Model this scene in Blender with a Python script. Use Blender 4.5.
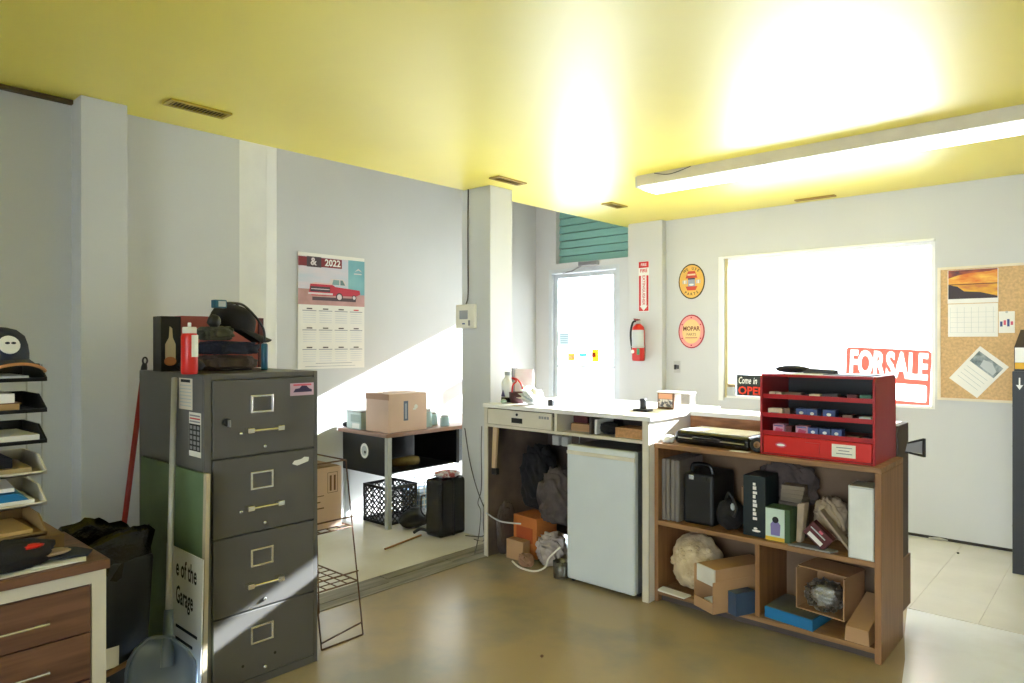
import bpy, bmesh, math, random
from mathutils import Vector, Matrix, Euler, noise
random.seed(7)
for o in list(bpy.data.objects): bpy.data.objects.remove(o)
sc = bpy.context.scene
COL = sc.collection
R = math.radians

# ------------------------------------------------------------------ camera, sky, sun, exposure
CAM_H = 1.4525; YAW = R(42.0); FPX = 690.0; HORIZON = 342.0
cam = bpy.data.cameras.new('camera'); camo = bpy.data.objects.new('camera', cam); COL.objects.link(camo)
camo.location = (0, 0, CAM_H); camo.rotation_euler = (R(90), 0, YAW)
cam.sensor_width = 36; cam.lens = 36*FPX/1024; cam.shift_y = (HORIZON-341.5)/1024; cam.clip_start = .05
sc.camera = camo

w = bpy.data.worlds.new('sky'); sc.world = w; w.use_nodes = True
bg = w.node_tree.nodes['Background']; bg.inputs[0].default_value = (.88, .92, 1, 1); bg.inputs[1].default_value = 3.0

sun = bpy.data.lights.new('sun', 'SUN'); sun.energy = 14; sun.angle = R(.53); sun.color = (.98, .97, 1)
suno = bpy.data.objects.new('sun', sun); COL.objects.link(suno)
SUN = Vector((-.28, -1, -.40))
suno.rotation_euler = SUN.to_track_quat('-Z', 'Y').to_euler(); suno.location = (2, 12, 6)

vs = sc.view_settings
vs.view_transform = 'Standard'; vs.look = 'None'; vs.gamma = 1; vs.use_curve_mapping = False; vs.exposure = 2.1

# ------------------------------------------------------------------ pixel -> place helpers
FW = Vector((-math.sin(YAW), math.cos(YAW), 0)); RT = Vector((math.cos(YAW), math.sin(YAW), 0))
def ray(x, y): return FW + RT*((x-512)/FPX) + Vector((0, 0, (HORIZON-y)/FPX))
CP = Vector((0, 0, CAM_H))
def atz(x, y, z): d = ray(x, y); return CP + d*((z-CAM_H)/d.z)
def atX(x, y, X): d = ray(x, y); return CP + d*(X/d.x)
def atY(x, y, Y): d = ray(x, y); return CP + d*(Y/d.y)

# ------------------------------------------------------------------ materials
def lin(c): 
    c = c/255.0
    return c/12.92 if c <= .04045 else ((c+.055)/1.055)**2.4
def L3(c): return (lin(c[0]), lin(c[1]), lin(c[2]), 1)
MATS = {}
def mat(name, c, rough=.55, metal=0, var=.08, scale=6, bump=0, bscale=60, c2=None, stretch=(1, 1, 1), spec=.5, coat=0, detail=5, ramp=(.35, .7)):
    m = bpy.data.materials.new(name); m.use_nodes = True
    nt = m.node_tree; N = nt.nodes; LK = nt.links; b = N['Principled BSDF']
    b.inputs['Roughness'].default_value = rough; b.inputs['Metallic'].default_value = metal
    b.inputs['Specular IOR Level'].default_value = spec
    if coat: b.inputs['Coat Weight'].default_value = coat; b.inputs['Coat Roughness'].default_value = .42; b.inputs['Coat IOR'].default_value = 1.55
    tc = N.new('ShaderNodeTexCoord'); mp = N.new('ShaderNodeMapping'); mp.inputs['Scale'].default_value = stretch
    geo = N.new('ShaderNodeNewGeometry'); LK.new(geo.outputs['Position'], mp.inputs['Vector'])
    nz = N.new('ShaderNodeTexNoise'); nz.inputs['Scale'].default_value = scale; nz.inputs['Detail'].default_value = detail
    LK.new(mp.outputs[0], nz.inputs['Vector'])
    a = L3(c)
    if c2 is None:
        lo = tuple(max(0, v*(1-var)) for v in a[:3])+(1,); hi = tuple(min(1, v*(1+var)) for v in a[:3])+(1,)
    else: lo = a; hi = L3(c2)
    rp = N.new('ShaderNodeValToRGB'); rp.color_ramp.elements[0].position = ramp[0]; rp.color_ramp.elements[1].position = ramp[1]
    rp.color_ramp.elements[0].color = lo; rp.color_ramp.elements[1].color = hi
    LK.new(nz.outputs['Fac'], rp.inputs[0]); LK.new(rp.outputs[0], b.inputs['Base Color'])
    if bump:
        n2 = N.new('ShaderNodeTexNoise'); n2.inputs['Scale'].default_value = bscale; n2.inputs['Detail'].default_value = 4
        LK.new(mp.outputs[0], n2.inputs['Vector'])
        bp = N.new('ShaderNodeBump'); bp.inputs['Strength'].default_value = bump; bp.inputs['Distance'].default_value = .01
        LK.new(n2.outputs['Fac'], bp.inputs['Height']); LK.new(bp.outputs[0], b.inputs['Normal'])
    MATS[name] = m
    return m
def emis(name, c, s):
    m = bpy.data.materials.new(name); m.use_nodes = True; nt = m.node_tree; b = nt.nodes['Principled BSDF']
    b.inputs['Base Color'].default_value = L3(c); b.inputs['Emission Color'].default_value = L3(c); b.inputs['Emission Strength'].default_value = s
    nz = nt.nodes.new('ShaderNodeTexNoise'); nz.inputs['Scale'].default_value = 3
    return m
def glassy(name, tint=(245, 250, 250), gloss=.08, rough=.02):
    m = bpy.data.materials.new(name); m.use_nodes = True; nt = m.node_tree; N = nt.nodes; LK = nt.links
    for n in list(N):
        if n.type != 'OUTPUT_MATERIAL': N.remove(n)
    out = [n for n in N if n.type == 'OUTPUT_MATERIAL'][0]
    t = N.new('ShaderNodeBsdfTransparent'); t.inputs[0].default_value = L3(tint)
    g = N.new('ShaderNodeBsdfGlossy'); g.inputs['Roughness'].default_value = rough
    fr = N.new('ShaderNodeFresnel'); fr.inputs[0].default_value = 1.45
    mx = N.new('ShaderNodeMixShader')
    if gloss > .1:
        nz = N.new('ShaderNodeTexNoise'); nz.inputs['Scale'].default_value = 30
        ad = N.new('ShaderNodeMath'); ad.operation = 'MULTIPLY_ADD'; ad.inputs[1].default_value = gloss; LK.new(nz.outputs['Fac'], ad.inputs[0]); LK.new(fr.outputs[0], ad.inputs[2])
        ad.use_clamp = True
        LK.new(ad.outputs[0], mx.inputs[0])
    else: LK.new(fr.outputs[0], mx.inputs[0])
    LK.new(t.outputs[0], mx.inputs[1]); LK.new(g.outputs[0], mx.inputs[2]); LK.new(mx.outputs[0], out.inputs[0])
    return m
def translucent(name, c, f=.5):
    m = bpy.data.materials.new(name); m.use_nodes = True; nt = m.node_tree; N = nt.nodes; LK = nt.links
    b = N['Principled BSDF']; b.inputs['Roughness'].default_value = .6; b.inputs['Base Color'].default_value = L3(c)
    out = [n for n in N if n.type == 'OUTPUT_MATERIAL'][0]
    t = N.new('ShaderNodeBsdfTranslucent'); t.inputs[0].default_value = L3(c)
    nz = N.new('ShaderNodeTexNoise'); nz.inputs['Scale'].default_value = 8
    mx = N.new('ShaderNodeMixShader'); mx.inputs[0].default_value = f
    LK.new(b.outputs[0], mx.inputs[1]); LK.new(t.outputs[0], mx.inputs[2]); LK.new(mx.outputs[0], out.inputs[0])
    return m

wall_m = mat('wall paint', (205, 206, 206), .6, var=.025, scale=1.2, bump=.02)
ceil_m = mat('yellow gloss ceiling paint', (244, 226, 66), .40, var=.04, scale=1.0, spec=.5, bump=.015, bscale=5, coat=1)
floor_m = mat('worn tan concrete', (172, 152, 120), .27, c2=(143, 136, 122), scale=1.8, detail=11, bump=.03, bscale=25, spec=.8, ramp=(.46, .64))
tile_m = mat('vinyl tile', (214, 212, 206), .27, var=.05, scale=3, spec=.8)
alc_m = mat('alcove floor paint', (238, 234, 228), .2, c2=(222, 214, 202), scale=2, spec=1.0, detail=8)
strip_m = mat('worn threshold boards', (142, 136, 124), .5, c2=(96, 90, 80), scale=5, stretch=(6, .5, 1), bump=.1, detail=8)
white_m = mat('white paint', (236, 236, 232), .5, var=.03)
trimw_m = mat('window casing white', (240, 240, 236), .45, var=.02)
jamb_m = mat('tan jamb', (205, 190, 140), .5, var=.05)
alu_m = mat('aluminium', (206, 212, 216), .4, .3, var=.05)
gap_m = mat('dark gap', (40, 36, 30), .8)
teal_m = mat('teal siding', (140, 190, 180), .5, var=.06, scale=3, stretch=(1, 1, 12))
teal2_m = mat('dark teal siding', (50, 96, 82), .6, var=.06)
glass_m = glassy('clear glass')
steel_m = mat('steel', (190, 190, 186), .35, .8, var=.04)
chrome_m = mat('chrome', (225, 225, 222), .18, .9, var=.02)
black_m = mat('black plastic', (26, 26, 28), .45, var=.2)
blackg_m = mat('black gloss plastic', (18, 18, 20), .22, var=.2)
blackm_m = mat('black enamel metal', (22, 22, 24), .4, var=.1)
cab_m = mat('grey enamel', (92, 90, 88), .38, var=.04, scale=3)
paper_m = mat('paper', (240, 238, 232), .7, var=.02)
cream_m = mat('cream paint', (212, 204, 186), .5, var=.05)
wood_m = mat('shelf wood', (158, 114, 74), .5, c2=(134, 94, 58), scale=4, stretch=(9, 9, .7), detail=8)
woodh_m = mat('shelf wood flat', (168, 126, 84), .5, c2=(128, 92, 58), scale=4, stretch=(.7, 9, 9), detail=8)
wal_m = mat('walnut veneer', (122, 84, 64), .45, c2=(84, 55, 42), scale=4, stretch=(9, .6, 9), detail=8)
osb_m = mat('rough brown board', (168, 116, 78), .6, c2=(120, 76, 48), scale=7, stretch=(1, 1, 5), detail=8)
card_m = mat('cardboard', (186, 146, 106), .7, var=.08, scale=4)
cardp_m = mat('pale pink cardboard', (222, 192, 174), .7, var=.05, scale=4)
lam_m = mat('white laminate', (232, 230, 226), .28, var=.02, spec=.5)
dkbrown_m = mat('dark brown board', (86, 74, 68), .7, var=.1)
red_m = mat('red enamel', (168, 20, 26), .35, var=.06, scale=3, spec=.5)
redb_m = mat('bright red', (208, 38, 30), .35, var=.05)
blue_m = mat('blue', (38, 120, 176), .5, var=.08)
navy_m = mat('navy cloth', (44, 50, 66), .85, var=.15, scale=40, bump=.2, bscale=300)
dcloth_m = mat('charcoal cloth', (52, 50, 52), .9, var=.25, scale=25, bump=.3, bscale=200)
bcloth_m = mat('black cloth', (30, 28, 30), .9, var=.25, scale=25, bump=.3, bscale=200)
gcloth_m = mat('brown grey cloth', (88, 78, 75), .9, var=.2, scale=20, bump=.3, bscale=150)
tcloth_m = mat('tan canvas', (186, 166, 142), .85, var=.12, scale=14, bump=.25, bscale=120)
ora_m = mat('orange card', (204, 122, 62), .65, var=.1)
grn_m = mat('green paint', (104, 128, 88), .55, c2=(82, 100, 70), scale=3)
cork_m = mat('cork', (212, 176, 128), .8, var=.14, scale=60, bump=.2, bscale=120)
slate_m = mat('slate blue plastic', (92, 108, 128), .35, var=.06)
greyp_m = mat('pale grey handle', (176, 176, 172), .4, .2, var=.04)
redpole_m = mat('dark red pole', (150, 34, 26), .4, var=.08)
tealp_m = mat('teal plastic', (30, 88, 110), .35, var=.08)
yel_m = mat('yellow', (228, 186, 60), .5, var=.06)
pink_m = mat('pink print', (214, 96, 120), .6)
bluep_m = mat('blue print', (66, 84, 140), .55, var=.15, scale=40)
rust_m = mat('brown wire', (104, 76, 58), .5, .4, var=.2, scale=30)
cable_m = mat('grey cable', (86, 84, 80), .5)
ivory_m = mat('ivory plastic', (232, 228, 214), .4, var=.02)
ink_m = mat('black ink', (24, 24, 26), .7, var=.02)
grey_m = mat('mid grey', (140, 140, 142), .5, var=.06)
lgrey_m = mat('light grey', (190, 196, 198), .5, var=.06)
brown_m = mat('brown', (110, 76, 52), .6, var=.1)
maroon_m = mat('maroon', (90, 36, 40), .55, var=.1)
plas_m = glassy('clear plastic film', (226, 220, 212), .3, .4)
olive_m = mat('olive brown', (124, 106, 50), .7, var=.2, scale=30)
bag_m = mat('cream bag', (226, 208, 176), .45, c2=(192, 168, 132), scale=16, bump=.6, bscale=45)
binbag_m = mat('black bin bag', (20, 20, 22), .22, var=.2, bump=.6, bscale=25)
tube_m = emis('lit tube lens', (246, 247, 255), 1.5)

# ------------------------------------------------------------------ mesh helpers (world coordinates everywhere)
WL = {}
class MB:
    def __init__(s): s.v = []; s.f = []; s.T = None
    def add(s, vs_, fs):
        b = len(s.v)
        for p in vs_:
            p = Vector(p); s.v.append(s.T @ p if s.T else p)
        s.f += [tuple(b+i for i in f) for f in fs]; return s
    def box(s, x0, x1, y0, y1, z0, z1):
        return s.add([(x0,y0,z0),(x1,y0,z0),(x1,y1,z0),(x0,y1,z0),(x0,y0,z1),(x1,y0,z1),(x1,y1,z1),(x0,y1,z1)],
            [(0,3,2,1),(4,5,6,7),(0,1,5,4),(1,2,6,5),(2,3,7,6),(3,0,4,7)])
    def hexa(s, b, t): return s.add(list(b)+list(t), [(0,3,2,1),(4,5,6,7),(0,1,5,4),(1,2,6,5),(2,3,7,6),(3,0,4,7)])
    def tube(s, pts, r, n=8, closed=False, cap=True):
        pts = [Vector(p) for p in pts]; m = len(pts); rs = r if isinstance(r, (list, tuple)) else [r]*m
        vs_ = []; up = None
        for i, p in enumerate(pts):
            if closed: d = pts[(i+1) % m]-pts[i-1]
            else: d = pts[min(i+1, m-1)]-pts[max(i-1, 0)]
            d.normalize()
            if up is None: up = Vector((0, 0, 1)) if abs(d.z) < .9 else Vector((1, 0, 0))
            a = d.cross(up)
            if a.length < 1e-5: a = d.orthogonal()
            a.normalize(); b = a.cross(d).normalized(); up = b
            for k in range(n):
                t = 2*math.pi*k/n; vs_.append(p+(a*math.cos(t)+b*math.sin(t))*rs[i])
        fs = []
        for i in range(m if closed else m-1):
            j = (i+1) % m
            for k in range(n): fs.append((i*n+k, i*n+(k+1) % n, j*n+(k+1) % n, j*n+k))
        if cap and not closed: fs.append(tuple(range(n-1, -1, -1))); fs.append(tuple((m-1)*n+k for k in range(n)))
        return s.add(vs_, fs)
    def lathe(s, c, prof, n=24, M=None):
        c = Vector(c); vs_ = []
        for r, z in prof:
            for k in range(n):
                t = 2*math.pi*k/n; p = Vector((r*math.cos(t), r*math.sin(t), z)); vs_.append(c+((M @ p) if M else p))
        fs = []
        for i in range(len(prof)-1):
            for k in range(n): fs.append((i*n+k, i*n+(k+1) % n, (i+1)*n+(k+1) % n, (i+1)*n+k))
        fs.append(tuple(range(n-1, -1, -1))); fs.append(tuple((len(prof)-1)*n+k for k in range(n)))
        return s.add(vs_, fs)
    def blob(s, c, rad, seed=0, amp=.15, fr=3, sub=4, flat=None, fold=0, sq=1):
        bm = bmesh.new(); bmesh.ops.create_icosphere(bm, subdivisions=sub, radius=1)
        c = Vector(c); off = Vector((seed*7.3, seed*3.1, seed*1.7)); vs_ = []
        for v in bm.verts:
            p = v.co.copy(); k = 1+amp*noise.noise(p*fr+off)+amp*.5*noise.noise(p*fr*2.3+off)
            if fold:
                dx = math.sin(seed*1.9); ph = p.x*(1+dx)+p.y*(.6-dx)+p.z*1.7+noise.noise(p*1.4+off)*1.3
                k += fold*(1-2*abs(math.sin(ph*3.4)))
            if sq != 1: p = Vector(math.copysign(abs(t)**sq, t) for t in p)
            q = Vector((p.x*rad[0]*k, p.y*rad[1]*k, p.z*rad[2]*k))
            if flat is not None and q.z < -flat*rad[2]: q.z = -flat*rad[2]
            vs_.append(c+q)
        fs = [tuple(v.index for v in f.verts) for f in bm.faces]; bm.free()
        return s.add(vs_, fs)
    def prism(s, pts, d):
        n = len(pts); d = Vector(d); a = [Vector(p) for p in pts]
        return s.add(a+[p+d for p in a], [tuple(range(n-1, -1, -1)), tuple(range(n, 2*n))]+[(i, (i+1) % n, n+(i+1) % n, n+i) for i in range(n)])
    def build(s, name, m, parent=None, smooth=False, bevel=0, seg=2, sub=0, label=None, cat=None, group=None, kind=None):
        me = bpy.data.meshes.new(name); o = bpy.data.objects.new(name, me); COL.objects.link(o)
        xs = [v.x for v in s.v]; ys = [v.y for v in s.v]; zs = [v.z for v in s.v]
        org = Vector(((min(xs)+max(xs))/2, (min(ys)+max(ys))/2, min(zs)))
        me.from_pydata([v-org for v in s.v], [], s.f); me.update()
        bm = bmesh.new(); bm.from_mesh(me); bmesh.ops.recalc_face_normals(bm, faces=bm.faces); bm.to_mesh(me); bm.free()
        me.materials.append(m)
        if smooth: me.polygons.foreach_set('use_smooth', [True]*len(me.polygons))
        WL[o.name] = org
        if parent is not None: o.parent = parent; o.location = org-WL[parent.name]
        else: o.location = org
        if bevel:
            md = o.modifiers.new('bevel', 'BEVEL'); md.width = bevel; md.segments = seg; md.limit_method = 'ANGLE'; md.angle_limit = R(35)
        if sub: md = o.modifiers.new('sub', 'SUBSURF'); md.levels = sub; md.render_levels = sub
        tag(o, label, cat, group, kind); return o
def tag(o, label=None, cat=None, group=None, kind=None):
    if label: o['label'] = label
    if cat: o['category'] = cat
    if group: o['group'] = group
    if kind: o['kind'] = kind
    return o
def thing(name, label, cat, loc, group=None, kind=None):
    o = bpy.data.objects.new(name, None); COL.objects.link(o); o.empty_display_size = .05
    o.location = loc; WL[o.name] = Vector(loc); return tag(o, label, cat, group, kind)
def spline(pts, n=8):
    P = [Vector(p) for p in pts]; P = [P[0]]+P+[P[-1]]; out = []
    for i in range(1, len(P)-2):
        for k in range(n):
            t = k/n; a, b, c, d = P[i-1:i+3]
            out.append(.5*((2*b)+(c-a)*t+(2*a-5*b+4*c-d)*t*t+(3*b-a-3*c+d)*t**3))
    out.append(P[-2]); return out
class PL:
    """a flat face: origin, right, up; prints lie a hair off it"""
    def __init__(s, o, u, v): s.o = Vector(o); s.u = Vector(u).normalized(); s.v = Vector(v).normalized(); s.n = s.u.cross(s.v)
    def p(s, a, b, off=0): return s.o+s.u*a+s.v*b+s.n*off
    def poly(s, mb, pts, off=.0008, t=.0005): mb.prism([s.p(a, b, off) for a, b in pts], s.n*t); return mb
    def rect(s, mb, a0, a1, b0, b1, off=.0008, t=.0005): return s.poly(mb, [(a0,b0),(a1,b0),(a1,b1),(a0,b1)], off, t)
    def disc(s, mb, a, b, r, off=.0008, t=.0005, n=28, ry=None):
        ry = ry or r; return s.poly(mb, [(a+r*math.cos(2*math.pi*k/n), b+ry*math.sin(2*math.pi*k/n)) for k in range(n)], off, t)
    def text(s, txt, a, b, size, m, parent, off=.0012, align='CENTER', sx=1, bold=0, rot=0, shear=0, name='lettering', t=.0005):
        cu = bpy.data.curves.new('lettering', 'FONT'); cu.body = txt; cu.size = size; cu.align_x = align; cu.align_y = 'CENTER'; cu.offset = bold*size; cu.shear = shear
        cu.resolution_u = 2
        to = bpy.data.objects.new('lettering_curve', cu); COL.objects.link(to)
        bpy.context.view_layer.update(); dg = bpy.context.evaluated_depsgraph_get()
        me = bpy.data.meshes.new_from_object(to.evaluated_get(dg)); bpy.data.objects.remove(to); bpy.data.curves.remove(cu)
        if not me.vertices: return None
        ca, sa = math.cos(rot), math.sin(rot); mb = MB()
        mb.add([s.p(a+(v.co.x*sx)*ca-v.co.y*sa, b+(v.co.x*sx)*sa+v.co.y*ca, off) for v in me.vertices], [tuple(f.vertices) for f in me.polygons])
        bpy.data.meshes.remove(me)
        return mb.build(name, m, parent)
UX, UY, UZ = Vector((1,0,0)), Vector((0,1,0)), Vector((0,0,1))
def B(x0, x1, y0, y1, z0, z1): return MB().box(x0, x1, y0, y1, z0, z1)
def rotz_box(cx, cy, z0, sx, sy, sz, a, tilt=None):
    m = MB(); m.T = Matrix.Translation((cx, cy, z0)) @ Matrix.Rotation(a, 4, 'Z') @ (tilt if tilt else Matrix.Identity(4)); return m.box(-sx/2, sx/2, -sy/2, sy/2, 0, sz)

# ================================================================== THE SETTING
H = 2.604; XL = -3.78; XA = -4.91; YF = 5.85; HA = 3.3
S = 'structure'
floor = B(-5.05, 1.95, -2.75, 6.0, -.12, 0).build('floor', floor_m, kind=S, label='worn tan concrete floor')
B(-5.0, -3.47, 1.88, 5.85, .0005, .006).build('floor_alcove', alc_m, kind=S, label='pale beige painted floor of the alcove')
pc = [(-.915,4.232),(-.84,3.83)]+[tuple(atz(x, y, 0))[:2] for x, y in ((905,660),(902,683),(906,700),(903,740))]+[(-.30,2.0),(1.79,2.0),(1.79,4.232)]  # outline of the paler grey area of floor, left edge traced from pixels
MB().prism([(x, y, .0005) for x, y in pc], (0, 0, .0025)).build('floor_pale', mat('pale grey floor paint', (232, 235, 240), .25, c2=(216, 216, 218), scale=3, detail=9, spec=.8, ramp=(.5, .75)), kind=S, label='pale grey strip of floor before the tiles')
thr = B(-3.47, -3.25, 1.6, 3.64, .0005, .005).build('trim_1', strip_m, kind=S, label='worn grey boards in the floor where a wall once stood')
for i in range(4):
    y = 1.62+i*.5; B(-3.46+.05*(i % 2), -3.38+.05*(i % 2), y, y+.47, .005, .008).build('board', strip_m, thr)
tg = .3157; mb0 = None
for i in range(-5, 9):
    for j in range(5):
        x0 = -.907+i*tg; y0 = 4.235+j*tg*1.015
        if x0 > 1.7: continue
        if mb0 is None:
            t0 = B(x0+.0008, x0+tg-.0008, y0+.0008, y0+tg*1.015-.0008, .0005, .005).build('floor_tile', tile_m, floor); mb0 = t0.data; bx, by = x0, y0; l0 = t0.location.copy()
        else:
            t = t0.copy(); COL.objects.link(t); t.parent = floor; t.location = l0+Vector((x0-bx, y0-by, 0))
# front wall, in pieces around the window, the door and the siding over the door
fw = MB()
for a in [(-5.05,-4.73,0,HA),(-4.73,-4.63,2.235,HA),(-4.63,-3.82,2.235,2.295),(-4.63,-3.72,3.05,HA),(-3.82,-3.72,0,2.295),(-3.72,-2.72,0,HA),(-2.72,-1.083,0,.957),(-2.72,-1.083,2.197,HA),(-1.083,1.95,0,HA)]:
    fw.box(a[0], a[1], YF, 6.0, a[2], a[3])
fw.build('wall_front', wall_m, kind=S, label='pale green front wall with the shop window')
B(-3.29, 1.8, YF-.004, YF, .004, .024).build('baseboard_front', gap_m, kind=S, label='dark open gap along the foot of the window wall')
B(XL-.15, XL, -2.75, 1.88, 0, 2.7).build('wall_left', wall_m, kind=S, label='pale wall behind the filing cabinet')
B(XL, -3.64, 1.044, 1.244, 0, H).build('wall_pilaster', wall_m, kind=S, bevel=.003, label='flat pilaster on the left wall')
B(XL, XL+.03, -2.6, 1.044, 2.585, H).build('trim_2', mat('shadow gap strip', (96, 82, 50), .8), kind=S, label='dark strip between left wall and yellow ceiling')  # dark colour stands in for the shadow gap at the ceiling edge
B(XA-.14, XL-.15, 1.75, 1.88, 0, HA).build('wall_alcove_near', wall_m, kind=S)
B(XA-.14, XA, 1.75, 6.0, 0, HA).build('wall_alcove', wall_m, kind=S, label='pale alcove wall with the calendar')
B(XA, -4.80, 1.88, 2.60, 0, HA).build('wall_alcove_pilaster', white_m, kind=S, bevel=.004)  # whiter than the walls: sunlight bounced in the alcove is put into the colour
B(XA, -4.86, 2.60, 2.715, 0, HA).build('trim_3', trimw_m, kind=S, bevel=.004, label='pale casing strip beside the alcove pilaster')  # white as well, carrying the same bounced light in its colour
B(1.8, 1.95, -2.75, 6.0, 0, 2.7).build('wall_right', wall_m, kind=S)
bw = MB()
for a in [(-3.93,-1.6,0,2.7),(-1.6,1.5,0,.5),(-1.6,1.5,2.3,2.7),(1.5,1.95,0,2.7)]: bw.box(a[0], a[1], -2.75, -2.6, a[2], a[3])
bw.build('wall_back', wall_m, kind=S)
w2 = thing('fill_window', 'added fill-light window in the unseen back wall', None, (.3, -2.68, .8), kind=S)  # window added out of view to throw fill light on camera-facing surfaces
MB().box(-1.6, -1.56, -2.72, -2.63, .5, 2.3).box(1.46, 1.5, -2.72, -2.63, .5, 2.3).box(-1.56, 1.46, -2.72, -2.63, 2.26, 2.3).box(-1.56, 1.46, -2.72, -2.63, .5, .54).box(-.07, -.03, -2.72, -2.63, .54, 2.26).build('frame', trimw_m, w2)
for x0 in (-1.56, -.03): B(x0, x0+1.49, -2.68, -2.674, .54, 2.26).build('pane', glass_m, w2)
B(-3.80, -3.50, 3.65, 3.89, 0, H).build('wall_column', wall_m, kind=S, bevel=.004, label='square pale column beside the counter')
B(-3.665, -3.295, 5.77, YF, 0, H).build('wall_pier', wall_m, kind=S, bevel=.004, label='pale pier between door and window')
cl = MB().box(-3.78, 1.95, -2.75, 6.0, H, 2.7).box(-3.78, -3.72, 1.88, YF, 2.7, HA).build('ceiling', ceil_m, kind=S, label='glossy yellow ceiling')
B(-5.05, -3.72, 1.75, 6.0, HA, HA+.1).build('ceiling_alcove', wall_m, kind=S)
sd = thing('wall_siding', 'teal horizontal siding boards above the glass door', None, (-4.175, 5.95, 2.295), kind=S)
B(-4.63, -3.72, 5.955, 5.975, 2.295, 3.05).build('backing', teal2_m, sd)
z = 2.30
for i in range(7):
    MB().hexa([(-4.63,5.905,z),(-3.72,5.905,z),(-3.72,5.95,z),(-4.63,5.95,z)], [(-4.63,5.925,z+.074),(-3.72,5.925,z+.074),(-3.72,5.95,z+.074),(-4.63,5.95,z+.074)]).build('plank', teal_m, sd); z += .0815
# window
wn = thing('window_1', 'large shop window with white casing', None, (-1.9, 5.92, .957), kind=S)
B(-2.72, -2.69, 5.87, 5.99, .957, 2.197).build('jamb', jamb_m, wn, label='tan left jamb')
B(-1.11, -1.083, 5.87, 5.99, .957, 2.197).build('jamb', trimw_m, wn)
B(-2.69, -1.11, 5.87, 5.99, 2.17, 2.197).build('head', trimw_m, wn)
B(-2.69, -1.11, 5.84, 5.99, .957, .975).build('sill', trimw_m, wn)
c = MB().box(-2.765, -2.72, 5.835, YF, .93, 2.215).box(-2.72, -1.083, 5.835, YF, 2.197, 2.215).build('casing', trimw_m, wn, bevel=.003)
B(-2.69, -1.11, 5.965, 5.971, .975, 2.17).build('pane', glass_m, wn)
# door
dr = thing('door_1', 'aluminium framed glass entrance door', None, (-4.275, 5.92, 0), kind=S)
MB().box(-4.73, -4.685, 5.85, 5.97, 0, 2.235).box(-3.865, -3.82, 5.85, 5.97, 0, 2.235).box(-4.685, -3.865, 5.85, 5.97, 2.19, 2.235).build('frame', alu_m, dr)
MB().box(-4.68, -4.632, 5.89, 5.94, .01, 2.185).box(-3.918, -3.87, 5.89, 5.94, .01, 2.185).box(-4.632, -3.918, 5.89, 5.94, 2.14, 2.185).box(-4.632, -3.918, 5.89, 5.94, .01, .2).build('stile', alu_m, dr)
B(-4.632, -3.918, 5.912, 5.918, .2, 2.14).build('pane', glass_m, dr)
MB().box(-4.632, -3.918, 5.885, 5.905, 1.185, 1.205).build('push_bar', alu_m, dr)
B(-4.30, -4.06, 5.80, 5.85, 2.245, 2.285).build('door_closer', grey_m, dr, bevel=.006, label='grey door closer')
MB().tube([(-4.27,5.83,2.25),(-4.40,5.83,2.20),(-4.55,5.87,2.19)], .008).build('closer_arm', grey_m, dr)
DP = PL((0, 5.912, 0), UX, UZ)
tl = lambda n, c: translucent(n, c, .75)
st = DP.rect(MB(), -4.63, -4.50, 1.42, 1.56).build('notice', tl('grey notice', (150, 158, 158)), dr, label='grey notice sheet taped to the glass')
for k in range(5): DP.rect(MB(), -4.62, -4.51, 1.44+.022*k, 1.448+.022*k, .0016).build('print_line', tl('notice ink', (96, 100, 104)), dr)
st = DP.rect(MB(), -4.515, -4.42, 1.25, 1.335).build('sticker', tl('orange sticker', (222, 140, 92)), dr, label='orange sticker')
DP.rect(MB(), -4.505, -4.43, 1.275, 1.305, .0016).build('sticker_band', tl('pale band', (240, 225, 200)), dr)
DP.rect(MB(), -4.36, -4.265, 1.25, 1.275).build('sticker', tl('white sticker', (210, 225, 220)), dr, label='pale sticker')
DP.rect(MB(), -4.36, -4.265, 1.30, 1.33).build('sticker', tl('teal sticker', (86, 148, 140)), dr, label='teal sticker')
DP.rect(MB(), -4.20, -4.115, 1.245, 1.375).build('sticker', tl('yellow sticker', (222, 178, 66)), dr, label='yellow sticker')
DP.rect(MB(), -4.20, -4.15, 1.29, 1.345, .0016).build('sticker_patch', tl('brown patch', (150, 100, 70)), dr)
# outside: pavement
B(-60, 60, -60, 60, -.4, -.13).build('ground', mat('pale pavement', (226, 226, 226), .8, var=.05, scale=1), kind=S, label='pale sunlit pavement outside')
# ceiling vents
vb = mat('vent dark', (84, 68, 34), .7)
def vent(name, label, pts, nsl, m, md):
    a, b_, c_, d_ = pts
    t = thing(name, label, 'vent', ((a[0]+c_[0])/2, (a[1]+c_[1])/2, H-.012), 'ceiling vents')
    x0, x1 = min(p[0] for p in pts), max(p[0] for p in pts); y0, y1 = min(p[1] for p in pts), max(p[1] for p in pts)
    B(x0, x1, y0, y1, H-.003, H-.0005).build('backing', vb, t)
    f = .018; MB().box(x0-f, x0, y0-f, y1+f, H-.01, H-.0005).box(x1, x1+f, y0-f, y1+f, H-.01, H-.0005).box(x0, x1, y0-f, y0, H-.01, H-.0005).box(x0, x1, y1, y1+f, H-.01, H-.0005).build('frame', m, t)
    for k in range(nsl):
        y = y0+(k+.5)*(y1-y0)/nsl; MB().hexa([(x0,y-.003,H-.011),(x1,y-.003,H-.011),(x1,y+.001,H-.011),(x0,y+.001,H-.011)], [(x0,y+.003,H-.004),(x1,y+.003,H-.004),(x1,y+.006,H-.004),(x0,y+.006,H-.004)]).build('slat', md, t)
vy = mat('vent yellow', (176, 152, 50), .4); vd = mat('vent bronze', (168, 138, 66), .5)
vent('ceiling_vent', 'long slatted ceiling vent above the filing cabinet', [(-3.455,1.36),(-3.385,1.36),(-3.385,1.62),(-3.455,1.62)], 15, vy, vy)
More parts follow.
